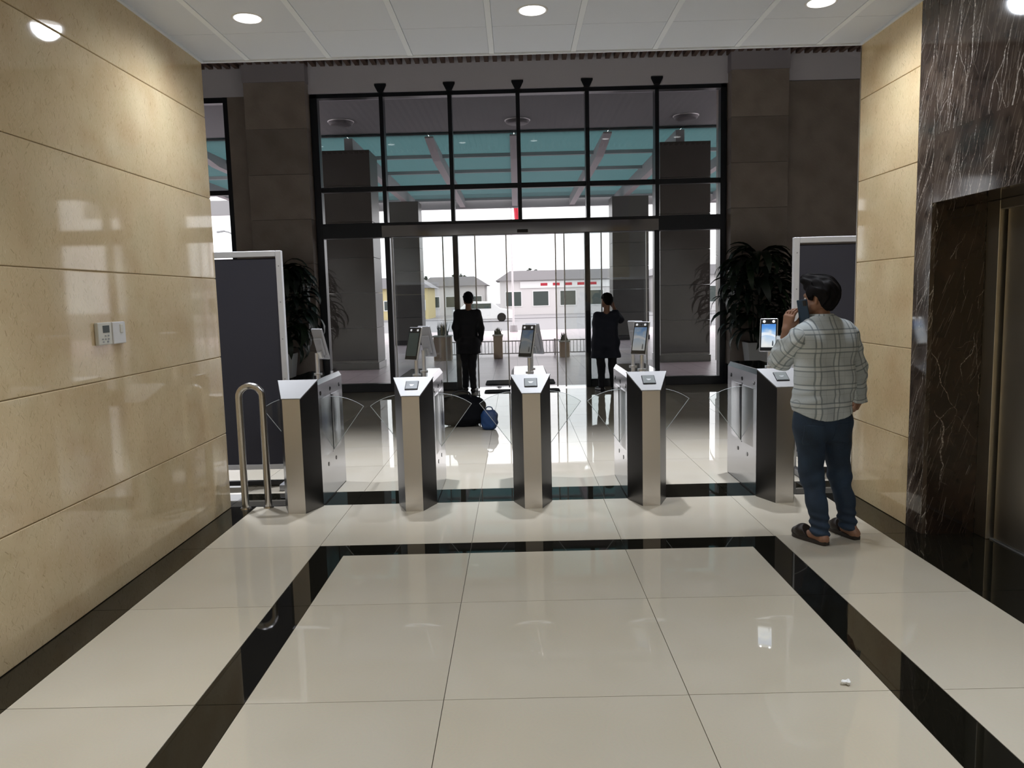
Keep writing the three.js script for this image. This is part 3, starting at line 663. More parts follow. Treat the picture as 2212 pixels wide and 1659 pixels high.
// ---------------------------------------------------------------- people
// a field of tapered capsules joined by a smooth minimum, meshed cell by cell
function meshField(f, lo, hi, c) {
  const nx = Math.ceil((hi[0] - lo[0]) / c) + 1, ny = Math.ceil((hi[1] - lo[1]) / c) + 1, nz = Math.ceil((hi[2] - lo[2]) / c) + 1, F = new Float32Array(nx * ny * nz), id = new Int32Array(nx * ny * nz).fill(-1);
  const at = (i, j, k) => i + nx * (j + ny * k);
  for (let k = 0; k < nz; k++) for (let j = 0; j < ny; j++) for (let i = 0; i < nx;) {
    const d = f(lo[0] + i * c, lo[1] + j * c, lo[2] + k * c); F[at(i, j, k)] = d;
    let skip = Math.floor((Math.abs(d) * .55) / c) - 1; i++;
    while (skip-- > 0 && i < nx) { F[at(i, j, k)] = d; i++; }
  }
  const pos = [], idx = [];
  for (let k = 0; k < nz - 1; k++) for (let j = 0; j < ny - 1; j++) for (let i = 0; i < nx - 1; i++) {
    let sx = 0, sy = 0, sz = 0, n = 0; const v = [];
    for (let q = 0; q < 8; q++) v.push(F[at(i + (q & 1), j + ((q >> 1) & 1), k + (q >> 2))]);
    for (let q = 0; q < 8; q++) for (const b of [1, 2, 4]) { if (q & b) continue; const A = v[q], B = v[q | b]; if ((A < 0) === (B < 0)) continue; const t = A / (A - B); sx += (q & 1) + (b === 1 ? t : 0); sy += ((q >> 1) & 1) + (b === 2 ? t : 0); sz += (q >> 2) + (b === 4 ? t : 0); n++; }
    if (n) { id[at(i, j, k)] = pos.length / 3; pos.push(lo[0] + (i + sx / n) * c, lo[1] + (j + sy / n) * c, lo[2] + (k + sz / n) * c); }
  }
  const quad = (a, b, d, e, flip) => { if (a < 0 || b < 0 || d < 0 || e < 0) return; flip ? idx.push(a, d, b, a, e, d) : idx.push(a, b, d, a, d, e); };
  for (let k = 1; k < nz - 1; k++) for (let j = 1; j < ny - 1; j++) for (let i = 1; i < nx - 1; i++) {
    const A = F[at(i, j, k)] < 0;
    if (A !== F[at(i + 1, j, k)] < 0) quad(id[at(i, j - 1, k - 1)], id[at(i, j, k - 1)], id[at(i, j, k)], id[at(i, j - 1, k)], !A);
    if (A !== F[at(i, j + 1, k)] < 0) quad(id[at(i - 1, j, k - 1)], id[at(i - 1, j, k)], id[at(i, j, k)], id[at(i, j, k - 1)], !A);
    if (A !== F[at(i, j, k + 1)] < 0) quad(id[at(i - 1, j - 1, k)], id[at(i, j - 1, k)], id[at(i, j, k)], id[at(i - 1, j, k)], !A);
  }
  const nor = new Float32Array(pos.length), e = c * .5;
  for (let i = 0; i < pos.length; i += 3) { const [x, y, z] = [pos[i], pos[i + 1], pos[i + 2]]; let a = f(x + e, y, z) - f(x - e, y, z), b = f(x, y + e, z) - f(x, y - e, z), d = f(x, y, z + e) - f(x, y, z - e); const l = Math.hypot(a, b, d) || 1; nor[i] = a / l; nor[i + 1] = b / l; nor[i + 2] = d / l; }
  const g = new THREE.BufferGeometry(); g.setAttribute('position', new THREE.Float32BufferAttribute(pos, 3)); g.setAttribute('normal', new THREE.BufferAttribute(nor, 3)); g.setAttribute('uv', new THREE.BufferAttribute(new Float32Array(pos.length / 3 * 2), 2)); g.setIndex(idx); return g;
}
const smin = (a, b, k) => { const h = Math.max(k - Math.abs(a - b), 0) / k; return Math.min(a, b) - h * h * k * .25; };
// bones: [ax, ay, az, bx, by, bz, ra, rb, k]
function bones(list) {
  const B = list.map(([a, b, ra, rb, k = .03]) => [a[0], a[1], a[2], b[0] - a[0], b[1] - a[1], b[2] - a[2], ra, rb - ra, k, 1 / Math.max(1e-9, (b[0] - a[0]) ** 2 + (b[1] - a[1]) ** 2 + (b[2] - a[2]) ** 2)]);
  return (x, y, z) => {
    let d = 9;
    for (const q of B) { const px = x - q[0], py = y - q[1], pz = z - q[2]; let t = (px * q[3] + py * q[4] + pz * q[5]) * q[9]; t = t < 0 ? 0 : t > 1 ? 1 : t; const ex = px - t * q[3], ey = py - t * q[4], ez = pz - t * q[5]; const e = Math.sqrt(ex * ex + ey * ey + ez * ez) - q[6] - t * q[7]; d = d > 8 ? e : smin(d, e, q[8]); }
    return d;
  };
}
const ellip = (x, y, z, c, R, ax) => {                            // ellipsoid with axes ax = [right, up, forward]
  const p = [x - c[0], y - c[1], z - c[2]], q = ax.map((a, i) => (p[0] * a[0] + p[1] * a[1] + p[2] * a[2]) / R[i]), k0 = Math.hypot(...q), k1 = Math.hypot(q[0] / R[0], q[1] / R[1], q[2] / R[2]);
  return k1 < 1e-9 ? -Math.min(...R) : k0 * (k0 - 1) / k1;
};
const add = (a, b, s = 1) => [a[0] + b[0] * s, a[1] + b[1] * s, a[2] + b[2] * s];
function headField(c, yaw, pitch = 0) {                           // c: centre of the skull; yaw turns the face from -z towards -x
  const fw = [-Math.sin(yaw) * Math.cos(pitch), -Math.sin(pitch), -Math.cos(yaw) * Math.cos(pitch)], rt = [Math.cos(yaw), 0, -Math.sin(yaw)];
  const up = [rt[1] * fw[2] - rt[2] * fw[1], rt[2] * fw[0] - rt[0] * fw[2], rt[0] * fw[1] - rt[1] * fw[0]], ax = [rt, up, fw];
  const P = (r, u, f) => [c[0] + rt[0] * r + up[0] * u + fw[0] * f, c[1] + rt[1] * r + up[1] * u + fw[1] * f, c[2] + rt[2] * r + up[2] * u + fw[2] * f];
  const face = bones([[P(-.018, -.085, .062), P(.018, -.085, .062), .026, .026], [P(0, .005, .096), P(0, -.028, .108), .007, .013, .02], [P(-.03, .022, .083), P(.03, .022, .083), .012, .012, .02], [P(-.014, -.058, .088), P(.014, -.058, .088), .009, .009, .012], [P(-.05, -.05, .02), P(.05, -.05, .02), .03, .03, .04]]);
  const ear = bones([[P(-.077, .018, -.012), P(-.074, -.03, -.002), .014, .010, .012]]), ear2 = bones([[P(.077, .018, -.012), P(.074, -.03, -.002), .014, .010, .012]]);
  const skull = (x, y, z) => smin(ellip(x, y, z, P(0, .012, -.008), [.074, .098, .094], ax), ellip(x, y, z, P(0, -.045, .03), [.058, .075, .066], ax), .03);
  const eyes = [P(-.031, .0, .082), P(.031, 0, .082)];
  const f = (x, y, z) => { let d = smin(skull(x, y, z), face(x, y, z), .022); for (const e of eyes) d = Math.max(d, -(Math.hypot(x - e[0], y - e[1], z - e[2]) - .012)); return smin(smin(d, ear(x, y, z), .008), ear2(x, y, z), .008); };
  return { f, P, ax, skull, eyes, rt, up, fw };
}
function hand(w, dir, palm, curl, spread = .0, s = 1) {           // wrist point, finger direction, palm side, curl 0..1 -> bones of palm, four fingers, thumb
  const n = a => { const l = Math.hypot(...a); return a.map(v => v / l); }, cr = (a, b) => [a[1] * b[2] - a[2] * b[1], a[2] * b[0] - a[0] * b[2], a[0] * b[1] - a[1] * b[0]];
  const d = n(dir), side = n(cr(d, palm)), pn = n(cr(side, d)), at = (x, u, o) => [w[0] + side[0] * x * s + d[0] * u * s + pn[0] * o * s, w[1] + side[1] * x * s + d[1] * u * s + pn[1] * o * s, w[2] + side[2] * x * s + d[2] * u * s + pn[2] * o * s];
  const L = []; for (let k = 0; k < 4; k++) L.push([at((k - 1.5) * .011, .0, 0), at((k - 1.5) * .020, .085, 0), .017 * s, .0125 * s, .015]);
  const len = [.070, .080, .074, .056];
  for (let k = 0; k < 4; k++) {
    let x = (k - 1.5) * .0205, u = .085, o = 0, a = 0, prev = at(x, u, o);
    for (let j = 0; j < 3; j++) { a += curl * [.75, 1.0, .7][j] * (1 - .12 * (3 - k) * .5); const l = len[k] * [.45, .32, .25][j]; u += Math.cos(a) * l; o += Math.sin(a) * l; x += spread * (k - 1.5) * .003; const q = at(x, u, o); L.push([prev, q, (.0095 - j * .0008) * s, (.0088 - j * .0008) * s, .004]); prev = q; }
  }
  return { L, at };
}
const mergeRaw = (...gs) => mergeGeometries(gs.map(g => { const q = g.toNonIndexed(); return q; }));

// uv by turning round an upright axis, and by bone for sleeves
function uvRound(g, cx, cz, r, s) { const p = g.attributes.position, u = g.attributes.uv; for (let i = 0; i < p.count; i++) { let a = Math.atan2(p.getX(i) - cx, p.getZ(i) - cz); u.setXY(i, a * r * s, p.getY(i) * s); } return g; }
function uvFlat(g) { const p = g.attributes.position, u = g.attributes.uv; for (let i = 0; i < p.count; i++) u.setXY(i, (p.getX(i) * .94 - p.getZ(i) * .34) * 7.6 + .75, p.getY(i) * 8.7 + .03); return g; }   // woven squares straight down the back
function uvBone(g, a, b, r, s) {
  const d = V(...b).sub(V(...a)), L = d.length(); d.normalize(); const e = V(0, 1, 0).cross(d); if (e.length() < .1) e.set(1, 0, 0); e.normalize(); const f = d.clone().cross(e), p = g.attributes.position, u = g.attributes.uv, q = V(0, 0, 0);
  for (let i = 0; i < p.count; i++) { q.set(p.getX(i) - a[0], p.getY(i) - a[1], p.getZ(i) - a[2]); u.setXY(i, Math.atan2(q.dot(e), q.dot(f)) * r * s, q.dot(d) * s); } return g;
}
function hairCap(H, lines, thick, quiff) {                        // hair over the skull down to a hairline
  const { P, rt, up, fw } = H, c = P(0, 0, 0), q = quiff ? bones(quiff.map(([a, b, r0, r1]) => [P(...a), P(...b), r0, r1, .03])) : null;
  return (x, y, z) => {
    const dx = x - c[0], dy = y - c[1], dz = z - c[2], r = dx * rt[0] + dy * rt[1] + dz * rt[2], u = dx * up[0] + dy * up[1] + dz * up[2], f = dx * fw[0] + dy * fw[1] + dz * fw[2];
    let lim = lines[0][1]; for (let i = 0; i < lines.length - 1; i++) if (f > lines[i][0]) { const t = Math.min(1, (f - lines[i][0]) / (lines[i + 1][0] - lines[i][0])); lim = lines[i][1] + (lines[i + 1][1] - lines[i][1]) * t; }
    let d = H.skull(x, y, z) - thick * (.55 + .45 * sm(-.05, .07, u));
    if (q) d = smin(d, q(x, y, z), .03);
    d += .0045 * Math.sin(70 * f + 38 * u + 12 * Math.sin(30 * r)) * Math.sin(60 * r + 20 * f) - .002 * Math.sin(150 * r + 60 * u);
    return Math.max(d, (lim - u) * .9);
  };
}
function shoeSole(heel, toe, w, h) {                              // flat sole between two points on the floor
  const L = Math.hypot(toe[0] - heel[0], toe[2] - heel[2]) + .05, s = new THREE.Shape();
  s.moveTo(0, -w * .30); s.bezierCurveTo(0, -w * .62, L * .12, -w * .74, L * .3, -w * .74); s.bezierCurveTo(L * .5, -w * .7, L * .6, -w, L * .74, -w); s.bezierCurveTo(L * .93, -w, L, -w * .55, L, 0); s.bezierCurveTo(L, w * .6, L * .9, w * .95, L * .72, w * .95); s.bezierCurveTo(L * .55, w * .95, L * .45, w * .74, L * .3, w * .74); s.bezierCurveTo(L * .12, w * .74, 0, w * .62, 0, w * .30); s.closePath();
  const g = new THREE.ExtrudeGeometry(s, { depth: h, bevelEnabled: true, bevelSize: .003, bevelThickness: .003, bevelSegments: 2, curveSegments: 10 });
  g.rotateX(-Math.PI / 2).translate(-.028, .003, 0).rotateY(Math.atan2(-(toe[2] - heel[2]), toe[0] - heel[0])); return g.translate(heel[0], 0, heel[2]);
}

// the man in the checked shirt, seen from behind, telephone at his ear
{
  const t = thing('person', 'man in a checked grey shirt and dark jeans, phone at his ear, back turned', 'person', [2.03, 0, -4.87]);
  const shL = [-.255, 1.305, .03], shR = [.09, 1.32, -.07], elL = [-.300, 1.165, -.165], wrL = [-.293, 1.36, -.085], elR = [.185, 1.085, -.13], wrR = [.238, .89, -.20];
  const knL = [-.139, .41, -.03], knR = [.068, .405, -.10], anL = [-.120, .085, .078], anR = [.103, .09, -.02];
  const heL = [-.112, .036, .118], baL = [-.188, .034, -.03], toL = [-.214, .028, -.078], heR = [.128, .036, .018], baR = [.084, .034, -.14], toR = [.068, .028, -.195];
  const H = headField([-.098, 1.558, -.045], .80, .06);
  const torso = [[[-.19, 1.33, .015], [.03, 1.34, -.05], .05, .05], [[-.14, 1.25, .0], [.0, 1.25, -.04], .10, .10, .05], [[-.13, 1.05, .0], [-.02, 1.05, -.035], .095, .095, .06], [[-.135, .86, .0], [-.015, .85, -.045], .10, .10, .06], [[-.09, 1.32, -.015], [-.098, 1.47, -.035], .062, .054, .05]];
  const legs = [[[-.145, .80, 0], knL, .088, .055, .05], [knL, anL, .054, .036], [[.0, .80, -.05], knR, .088, .055, .05], [knR, anR, .054, .036], [anL, heL, .033, .030], [heL, baL, .027, .028], [baL, toL, .028, .019], [anR, heR, .033, .030], [heR, baR, .027, .028], [baR, toR, .028, .019]];
  const arms = [[shL, elL, .045, .04], [elL, wrL, .042, .029], [shR, elR, .045, .04], [elR, wrR, .04, .029]];
  const fBody = bones([...torso, ...legs, ...arms]);
  const gBody = meshField(fBody, [-.36, .0, -.27], [.29, 1.50, .17], .0095);
  const gHead = meshField((x, y, z) => Math.max(smin(H.f(x, y, z), bones.neck ? 0 : 9, .01), 1.40 - y), [-.24, 1.39, -.19], [.04, 1.70, .10], .0042);
  const hl = hand(wrL, [.12, .98, .10], [.86, 0, -.5], .62, .3, 1), hr = hand(wrR, [.05, -.62, -.78], [-1, .1, 0], .55, 0, 1);
  hl.L.push([hl.at(-.022, .02, .008), hl.at(-.042, .052, .026), .014, .0115, .012], [hl.at(-.042, .052, .026), hl.at(-.040, .078, .052), .0112, .0098, .004], [hl.at(-.040, .078, .052), hl.at(-.032, .094, .072), .0098, .0085, .004]);
  hr.L.push([hr.at(-.022, .02, .008), hr.at(-.044, .05, .02), .014, .0115, .012], [hr.at(-.044, .05, .02), hr.at(-.046, .08, .034), .0112, .0095, .004], [hr.at(-.046, .08, .034), hr.at(-.042, .102, .046), .0098, .0085, .004]);
  const hField = (h, w, d) => { const f = bones([...h.L, [add(w, d, -.05), w, .030, .026, .02]]), pts = h.L.flatMap(q => [q[0], q[1]]), lo = [0, 1, 2].map(k => Math.min(w[k], ...pts.map(p => p[k])) - .04), hi = [0, 1, 2].map(k => Math.max(w[k], ...pts.map(p => p[k])) + .04); return meshField(f, lo, hi, .0032); };
  part('body', mergeRaw(gBody, gHead, hField(hl, wrL, [.03, .98, .2]), hField(hr, wrR, [.2, -.78, -.3])), M.skin, t);
  for (const e of H.eyes) part('eye', new THREE.SphereGeometry(.0115, 16, 12).translate(...add(e, H.fw, -.003)), M.offwhite, t);

  // shirt
  const fold = (x, y, z) => .0045 * Math.sin(26 * y + 16 * x + 3 * Math.sin(9 * x)) * sm(1.3, 1.1, y) + .003 * Math.sin(44 * y - 22 * x + 4 * Math.sin(13 * y)) * sm(1.15, .95, y);
  const fS = bones([[[-.215, 1.315, .022], [.055, 1.33, -.06], .075, .075, .05], [[-.165, 1.25, .008], [.02, 1.25, -.045], .118, .118, .06], [[-.155, 1.08, .005], [.02, 1.07, -.045], .116, .116, .08], [[-.155, .95, .005], [.0, .94, -.05], .118, .118, .08], [[-.153, .83, .005], [-.012, .81, -.05], .124, .123, .08], [[-.09, 1.34, -.015], [-.098, 1.42, -.03], .085, .066, .06], [[-.215, 1.335, .015], [-.13, 1.405, -.02], .055, .05, .06], [[.045, 1.35, -.06], [-.065, 1.41, -.035], .055, .05, .06]]);
  const fShirt = (x, y, z) => { const dx = x + .07; return Math.max(fS(x, y, z) + fold(x, y, z), .785 + 1.5 * dx * dx - y, y - 1.452 - (x + .1) * .1); };
  const sh = part('shirt', uvFlat(meshField(fShirt, [-.34, .74, -.24], [.20, 1.50, .18], .0085)), M.plaid, t, 'pale grey checked shirt hanging over the jeans');
  const cuffL = add(elL, [wrL[0] - elL[0], wrL[1] - elL[1], wrL[2] - elL[2]], .70);
  const sleeve = (a, e, w, ra, re, rw, name) => { const fU = bones([[a, e, ra, re, .03]]), fF = bones([[e, w, re, rw, .04]]), lo = [0, 1, 2].map(k => Math.min(a[k], e[k], w[k]) - .11), hi = [0, 1, 2].map(k => Math.max(a[k], e[k], w[k]) + .11), dw = [w[0] - e[0], w[1] - e[1], w[2] - e[2]], l = Math.hypot(...dw);
    const g = meshField((x, y, z) => smin(fU(x, y, z), Math.max(fF(x, y, z), ((x - w[0]) * dw[0] + (y - w[1]) * dw[1] + (z - w[2]) * dw[2]) / l), .035) + .0042 * Math.sin(46 * (x - z) + 60 * y) * Math.sin(21 * y + 30 * x) + .0035 * Math.sin(75 * y + 33 * x), lo, hi, .0075);
    const up = uvBone(g.clone(), a, e, .06, 8), lowr = uvBone(g.clone(), e, w, .055, 8), u = g.attributes.uv, p = g.attributes.position, ae = [e[0] - a[0], e[1] - a[1], e[2] - a[2]];
    for (let i = 0; i < u.count; i++) { const s = (p.getX(i) - e[0]) * dw[0] + (p.getY(i) - e[1]) * dw[1] + (p.getZ(i) - e[2]) * dw[2] > 0 && (p.getX(i) - e[0]) * ae[0] + (p.getY(i) - e[1]) * ae[1] + (p.getZ(i) - e[2]) * ae[2] > -.002 ? lowr : up; u.setXY(i, s.attributes.uv.getX(i), s.attributes.uv.getY(i)); }
    part(name, g, M.plaid, sh); };
  sleeve(shL, elL, cuffL, .076, .072, .055, 'sleeve'); sleeve(shR, elR, add(wrR, [.004, -.022, -.012]), .072, .058, .043, 'sleeve');
  const col = new THREE.LatheGeometry([[.088, 1.408], [.080, 1.425], [.071, 1.452], [.067, 1.459], [.062, 1.456], [.064, 1.42]].map(p => new THREE.Vector2(...p)), 40, .5, 5.4); col.rotateY(Math.PI + .35).translate(-.098, 0, -.032);
  { const u = col.attributes.uv; for (let i = 0; i < u.count; i++) u.setXY(i, u.getX(i) * 3.4, u.getY(i) * .6); } part('collar', col, M.plaid, sh);

  // jeans with gathered ankles
  const fJ = bones([[[-.150, .85, .0], [-.014, .84, -.05], .100, .098, .05], [[-.160, .77, .010], [.008, .76, -.052], .110, .106, .06], [[-.165, .74, .0], knL, .100, .072, .05], [knL, [-.126, .25, .035], .070, .060, .04], [[-.126, .25, .035], [-.118, .07, .078], .062, .057, .03], [[.022, .73, -.06], knR, .098, .068, .05], [knR, [.088, .25, -.055], .067, .058, .04], [[.088, .25, -.055], [.102, .08, -.02], .060, .055, .03]]);
  const fJeans = (x, y, z) => { const lowY = x < -.02 ? .052 + (z - .08) * -.25 : .062 + (z + .02) * -.25, k = sm(.24, .1, y), cx = x < -.02 ? -.12 : .1; return Math.max(fJ(x, y, z) - .007 * k * Math.sin(y * 118 + (x - cx) * 24) + .003 * Math.sin(34 * y + 22 * x) * sm(.5, .3, Math.abs(y - .45)) + .003 * Math.sin(60 * y - 40 * x) * sm(.12, .02, Math.abs(y - .40)), lowY - y, y - .93); };
  const je = part('jeans', uvRound(meshField(fJeans, [-.31, .03, -.22], [.18, .95, .18], .0078), -.07, -.02, .16, 1), M.denim, t, 'dark blue jeans bunched at the ankles');
  for (const [x0, x1] of [[-.238, -.112], [-.035, .078]]) part('pocket', uvRound(meshField((x, y, z) => Math.max(fJeans(x, y, z) - .004, Math.abs(x - (x0 + x1) / 2) - (x1 - x0) / 2 + Math.max(0, .66 - y) * .35, .635 - y, y - .77, -z), [x0 - .02, .62, -.02], [x1 + .02, .78, .16], .006), -.07, -.02, .16, 1), M.denim, je);

  // hair, shoes
  part('hair', meshField(hairCap(H, [[-.09, -.092], [-.05, -.085], [-.03, -.055], [-.018, .0], [.008, .022], [.018, -.012], [.046, -.008], [.062, .045], [.10, .08]], .027, [[[-.02, .105, .02], [-.035, .128, .072], .035, .030], [[.03, .11, -.01], [.0, .128, .06], .034, .034], [[-.045, .09, .03], [-.05, .110, .075], .026, .024], [[.0, .10, -.05], [.02, .105, .02], .03, .034]]), [-.27, 1.44, -.22], [.05, 1.75, .12], .0042), M.hair, t, 'thick black hair swept up at the front');
  for (const [he, ba, to] of [[heL, baL, toL], [heR, baR, toR]]) {
    const dx = to[0] - he[0], dz = to[2] - he[2], L = Math.hypot(dx, dz), f = bones([[add(he, [0, .0, 0]), add(ba, [0, .012, 0]), .036, .045, .02], [add(ba, [0, .010, 0]), add(to, [0, .004, 0]), .044, .032, .03]]);
    const s = part('slipper', meshField((x, y, z) => { const u = ((x - he[0]) * dx + (z - he[2]) * dz) / L / L; return Math.max(f(x, y, z), (.46 - u) * L + (y - .03) * .8, .018 - y); }, [Math.min(he[0], to[0]) - .07, 0, Math.min(he[2], to[2]) - .07], [Math.max(he[0], to[0]) + .07, .12, Math.max(he[2], to[2]) + .07], .0048), M.shoe, t, 'dark backless slip-on shoe');
    part('sole', shoeSole(he, to, .045, .02), M.shoe, s);
  }
  const ph = thing('phone', 'dark blue phone held to the ear of the man in the checked shirt', 'phone', [2.03 - .212, 1.475, -4.87 - .025]);
  const N = V(.80, .10, -.58).normalize(), U = V(-.16, .97, -.02), W = U.clone().cross(N).normalize(); U.copy(N).cross(W).normalize(); ph.quaternion.setFromRotationMatrix(new THREE.Matrix4().makeBasis(W, U, N));
  part('phone_case', new RoundedBoxGeometry(.074, .152, .009, 3, .0042), std({ color: lin(.02, .05, .09), roughness: .15 }), ph); part('display', new RoundedBoxGeometry(.069, .147, .001, 2, .0004).translate(0, 0, .0046), M.blackGloss, ph);
  part('camera_bump', new RoundedBoxGeometry(.024, .034, .003, 2, .001).translate(-.020, .052, -.0055), M.black, ph);
}

// two people in dark clothes at the entrance doors
function figure(label, base, o) {
  const t = thing('person', label, 'person', base);
  const { shL, shR, elL, elR, wrL, wrR, knL, knR, anL, anR, hip, chest, waist, hem } = o, H = headField(o.head, o.yaw, .05);
  const foot = (a, d) => [add(a, [-d[0] * .03, -.045, -d[1] * .03]), add(a, [d[0] * .15, -.05, d[1] * .15])];
  const FL = foot(anL, o.toeL), FR = foot(anR, o.toeR);
  const fB = bones([[shL, shR, .05, .05], [[-chest * .4, shL[1] - .1, 0], [chest * .4, shL[1] - .1, 0], .085, .085, .05], [[-waist * .4, waist > 0 ? o.wy : 1, 0], [waist * .4, o.wy, 0], .07, .07, .06], [[-hip * .5, .86, 0], [hip * .5, .86, 0], .085, .085, .06], [[o.head[0] * .6, shL[1], 0], add(o.head, [0, -.09, .01]), .055, .05, .04],
    [shL, elL, .042, .038], [elL, wrL, .038, .028], [shR, elR, .042, .038], [elR, wrR, .038, .028], [[-hip * .55, .84, 0], knL, .08, .052, .04], [knL, anL, .05, .034], [[hip * .55, .84, 0], knR, .08, .052, .04], [knR, anR, .05, .034], [anL, FL[0], .033, .03], [...FL, .027, .024], [anR, FR[0], .033, .03], [...FR, .027, .024]]);
  const hs = [[wrL, o.hL, o.pL], [wrR, o.hR, o.pR]].map(([w, d, p]) => { const h = hand(w, d, p, .5, 0, .95); h.L.push([h.at(-.022, .02, .008), h.at(-.044, .05, .02), .014, .0115, .012], [h.at(-.044, .05, .02), h.at(-.044, .085, .036), .011, .009, .004]); const pts = h.L.flatMap(q => [q[0], q[1]]); return meshField(bones(h.L), [0, 1, 2].map(k => Math.min(...pts.map(q => q[k])) - .03), [0, 1, 2].map(k => Math.max(...pts.map(q => q[k])) + .03), .005); });
  const c = o.head;
  part('body', mergeRaw(meshField(fB, [-.4, -.01, -.26], [.4, 1.6, .2], .013), meshField((x, y, z) => Math.max(H.f(x, y, z), c[1] - .14 - y), add(c, [-.14, -.16, -.15]), add(c, [.14, .14, .15]), .006), ...hs), M.skin, t);
  const sd = (q) => [[[q * chest * .5, shL[1] - .1, 0], [q * waist * .5, o.wy, 0], .105, .088, .06], [[q * waist * .5, o.wy, 0], [q * hip * .55, Math.max(hem, .82), 0], .088, .108, .06], [[q * hip * .55, Math.max(hem, .82), 0], [q * o.flare * .5, hem, 0], .108, .11, .06]];
  const fc = bones([...sd(-1), ...sd(1), [shL, shR, .068, .068, .05], [[-chest * .5, shL[1] - .1, 0], [chest * .5, shL[1] - .1, 0], .105, .105, .06], [[-waist * .5, o.wy, 0], [waist * .5, o.wy, 0], .088, .088, .08], [[-hip * .55, Math.max(hem, .82), 0], [hip * .55, Math.max(hem, .82), 0], .108, .108, .07], [[-o.flare * .5, hem, 0], [o.flare * .5, hem, 0], .11, .11, .07], [shL, elL, .066, .058, .03], [elL, wrL, .056, .044, .03], [shR, elR, .066, .058, .03], [elR, wrR, .056, .044, .03]]);
  part(o.coatName, meshField((x, y, z) => Math.max(fc(x, y, z) + .004 * Math.sin(30 * y + 18 * x), hem - y, y - (shL[1] + .095)), [-.42, hem - .04, -.24], [.44, shL[1] + .2, .24], .012), o.coat, t);
  const ft = bones([[[-hip * .5, .85, 0], [hip * .5, .85, 0], .095, .095, .05], [[-hip * .55, .8, 0], knL, .09, .068, .04], [knL, add(anL, [0, .03, 0]), .066, .055], [[hip * .55, .8, 0], knR, .09, .068, .04], [knR, add(anR, [0, .03, 0]), .066, .055]]);
  part('trousers', meshField((x, y, z) => Math.max(ft(x, y, z) + .003 * Math.sin(50 * y), .06 - y), [-.3, .03, -.2], [.3, .98, .2], .012), M.coat, t);
  part('hair', meshField(hairCap(H, o.long ? [[-.09, -.15], [-.03, -.12], [.0, .0], [.05, .05], [.1, .08]] : [[-.09, -.085], [-.05, -.078], [-.02, -.02], [-.005, .03], [.04, .035], [.06, .06], [.1, .09]], .022), add(c, [-.16, -.19, -.18]), add(c, [.16, .18, .16]), .0065), M.hair, t);
  for (const [a, b] of [FL, FR]) { const f = bones([[add(a, [0, .008, 0]), add(b, [0, .008, 0]), .044, .038]]); const s = part('shoe', meshField((x, y, z) => Math.max(Math.min(f(x, y, z), 9), .012 - y), [Math.min(a[0], b[0]) - .07, -.01, Math.min(a[2], b[2]) - .07], [Math.max(a[0], b[0]) + .07, .14, Math.max(a[2], b[2]) + .07], .007), M.black, t); part('sole', shoeSole(a, b, .045, .012), M.black, s); }
}
figure('person in a short dark jacket walking at the sliding doors, arms held away', [-.83, 0, -13.2], {
  head: [.02, 1.60, -.01], yaw: .1, shL: [-.165, 1.36, 0], shR: [.165, 1.36, 0], elL: [-.215, 1.12, .02], elR: [.225, 1.11, .02], wrL: [-.205, .92, -.04], wrR: [.215, .91, -.04], hL: [.05, -1, -.1], hR: [-.05, -1, -.1], pL: [1, 0, 0], pR: [-1, 0, 0],
  knL: [-.055, .44, -.03], knR: [.05, .44, .05], anL: [-.075, .085, -.06], anR: [.07, .085, .10], toeL: [-.25, -.97], toeR: [.25, -.97], hip: .15, chest: .2, waist: .08, wy: 1.06, hem: .67, flare: .16, coatName: 'jacket', coat: M.coat });
figure('person in a long dark coat making a phone call beside the sliding doors', [1.475, 0, -12.8], {
  head: [.03, 1.52, 0], yaw: .5, shL: [-.125, 1.27, 0], shR: [.165, 1.275, 0], elL: [-.15, 1.03, -.03], elR: [.27, 1.19, -.14], wrL: [-.13, .83, -.06], wrR: [.155, 1.40, -.09], hL: [.02, -1, -.15], hR: [-.25, .95, .1], pL: [1, 0, 0], pR: [-.9, 0, .4],
  knL: [-.07, .42, -.02], knR: [.11, .42, .02], anL: [-.075, .085, .02], anR: [.125, .085, .06], toeL: [-.4, -.9], toeR: [.1, -.99], hip: .2, chest: .2, waist: .2, wy: .98, hem: .57, flare: .26, coatName: 'coat', coat: M.coatBlue });

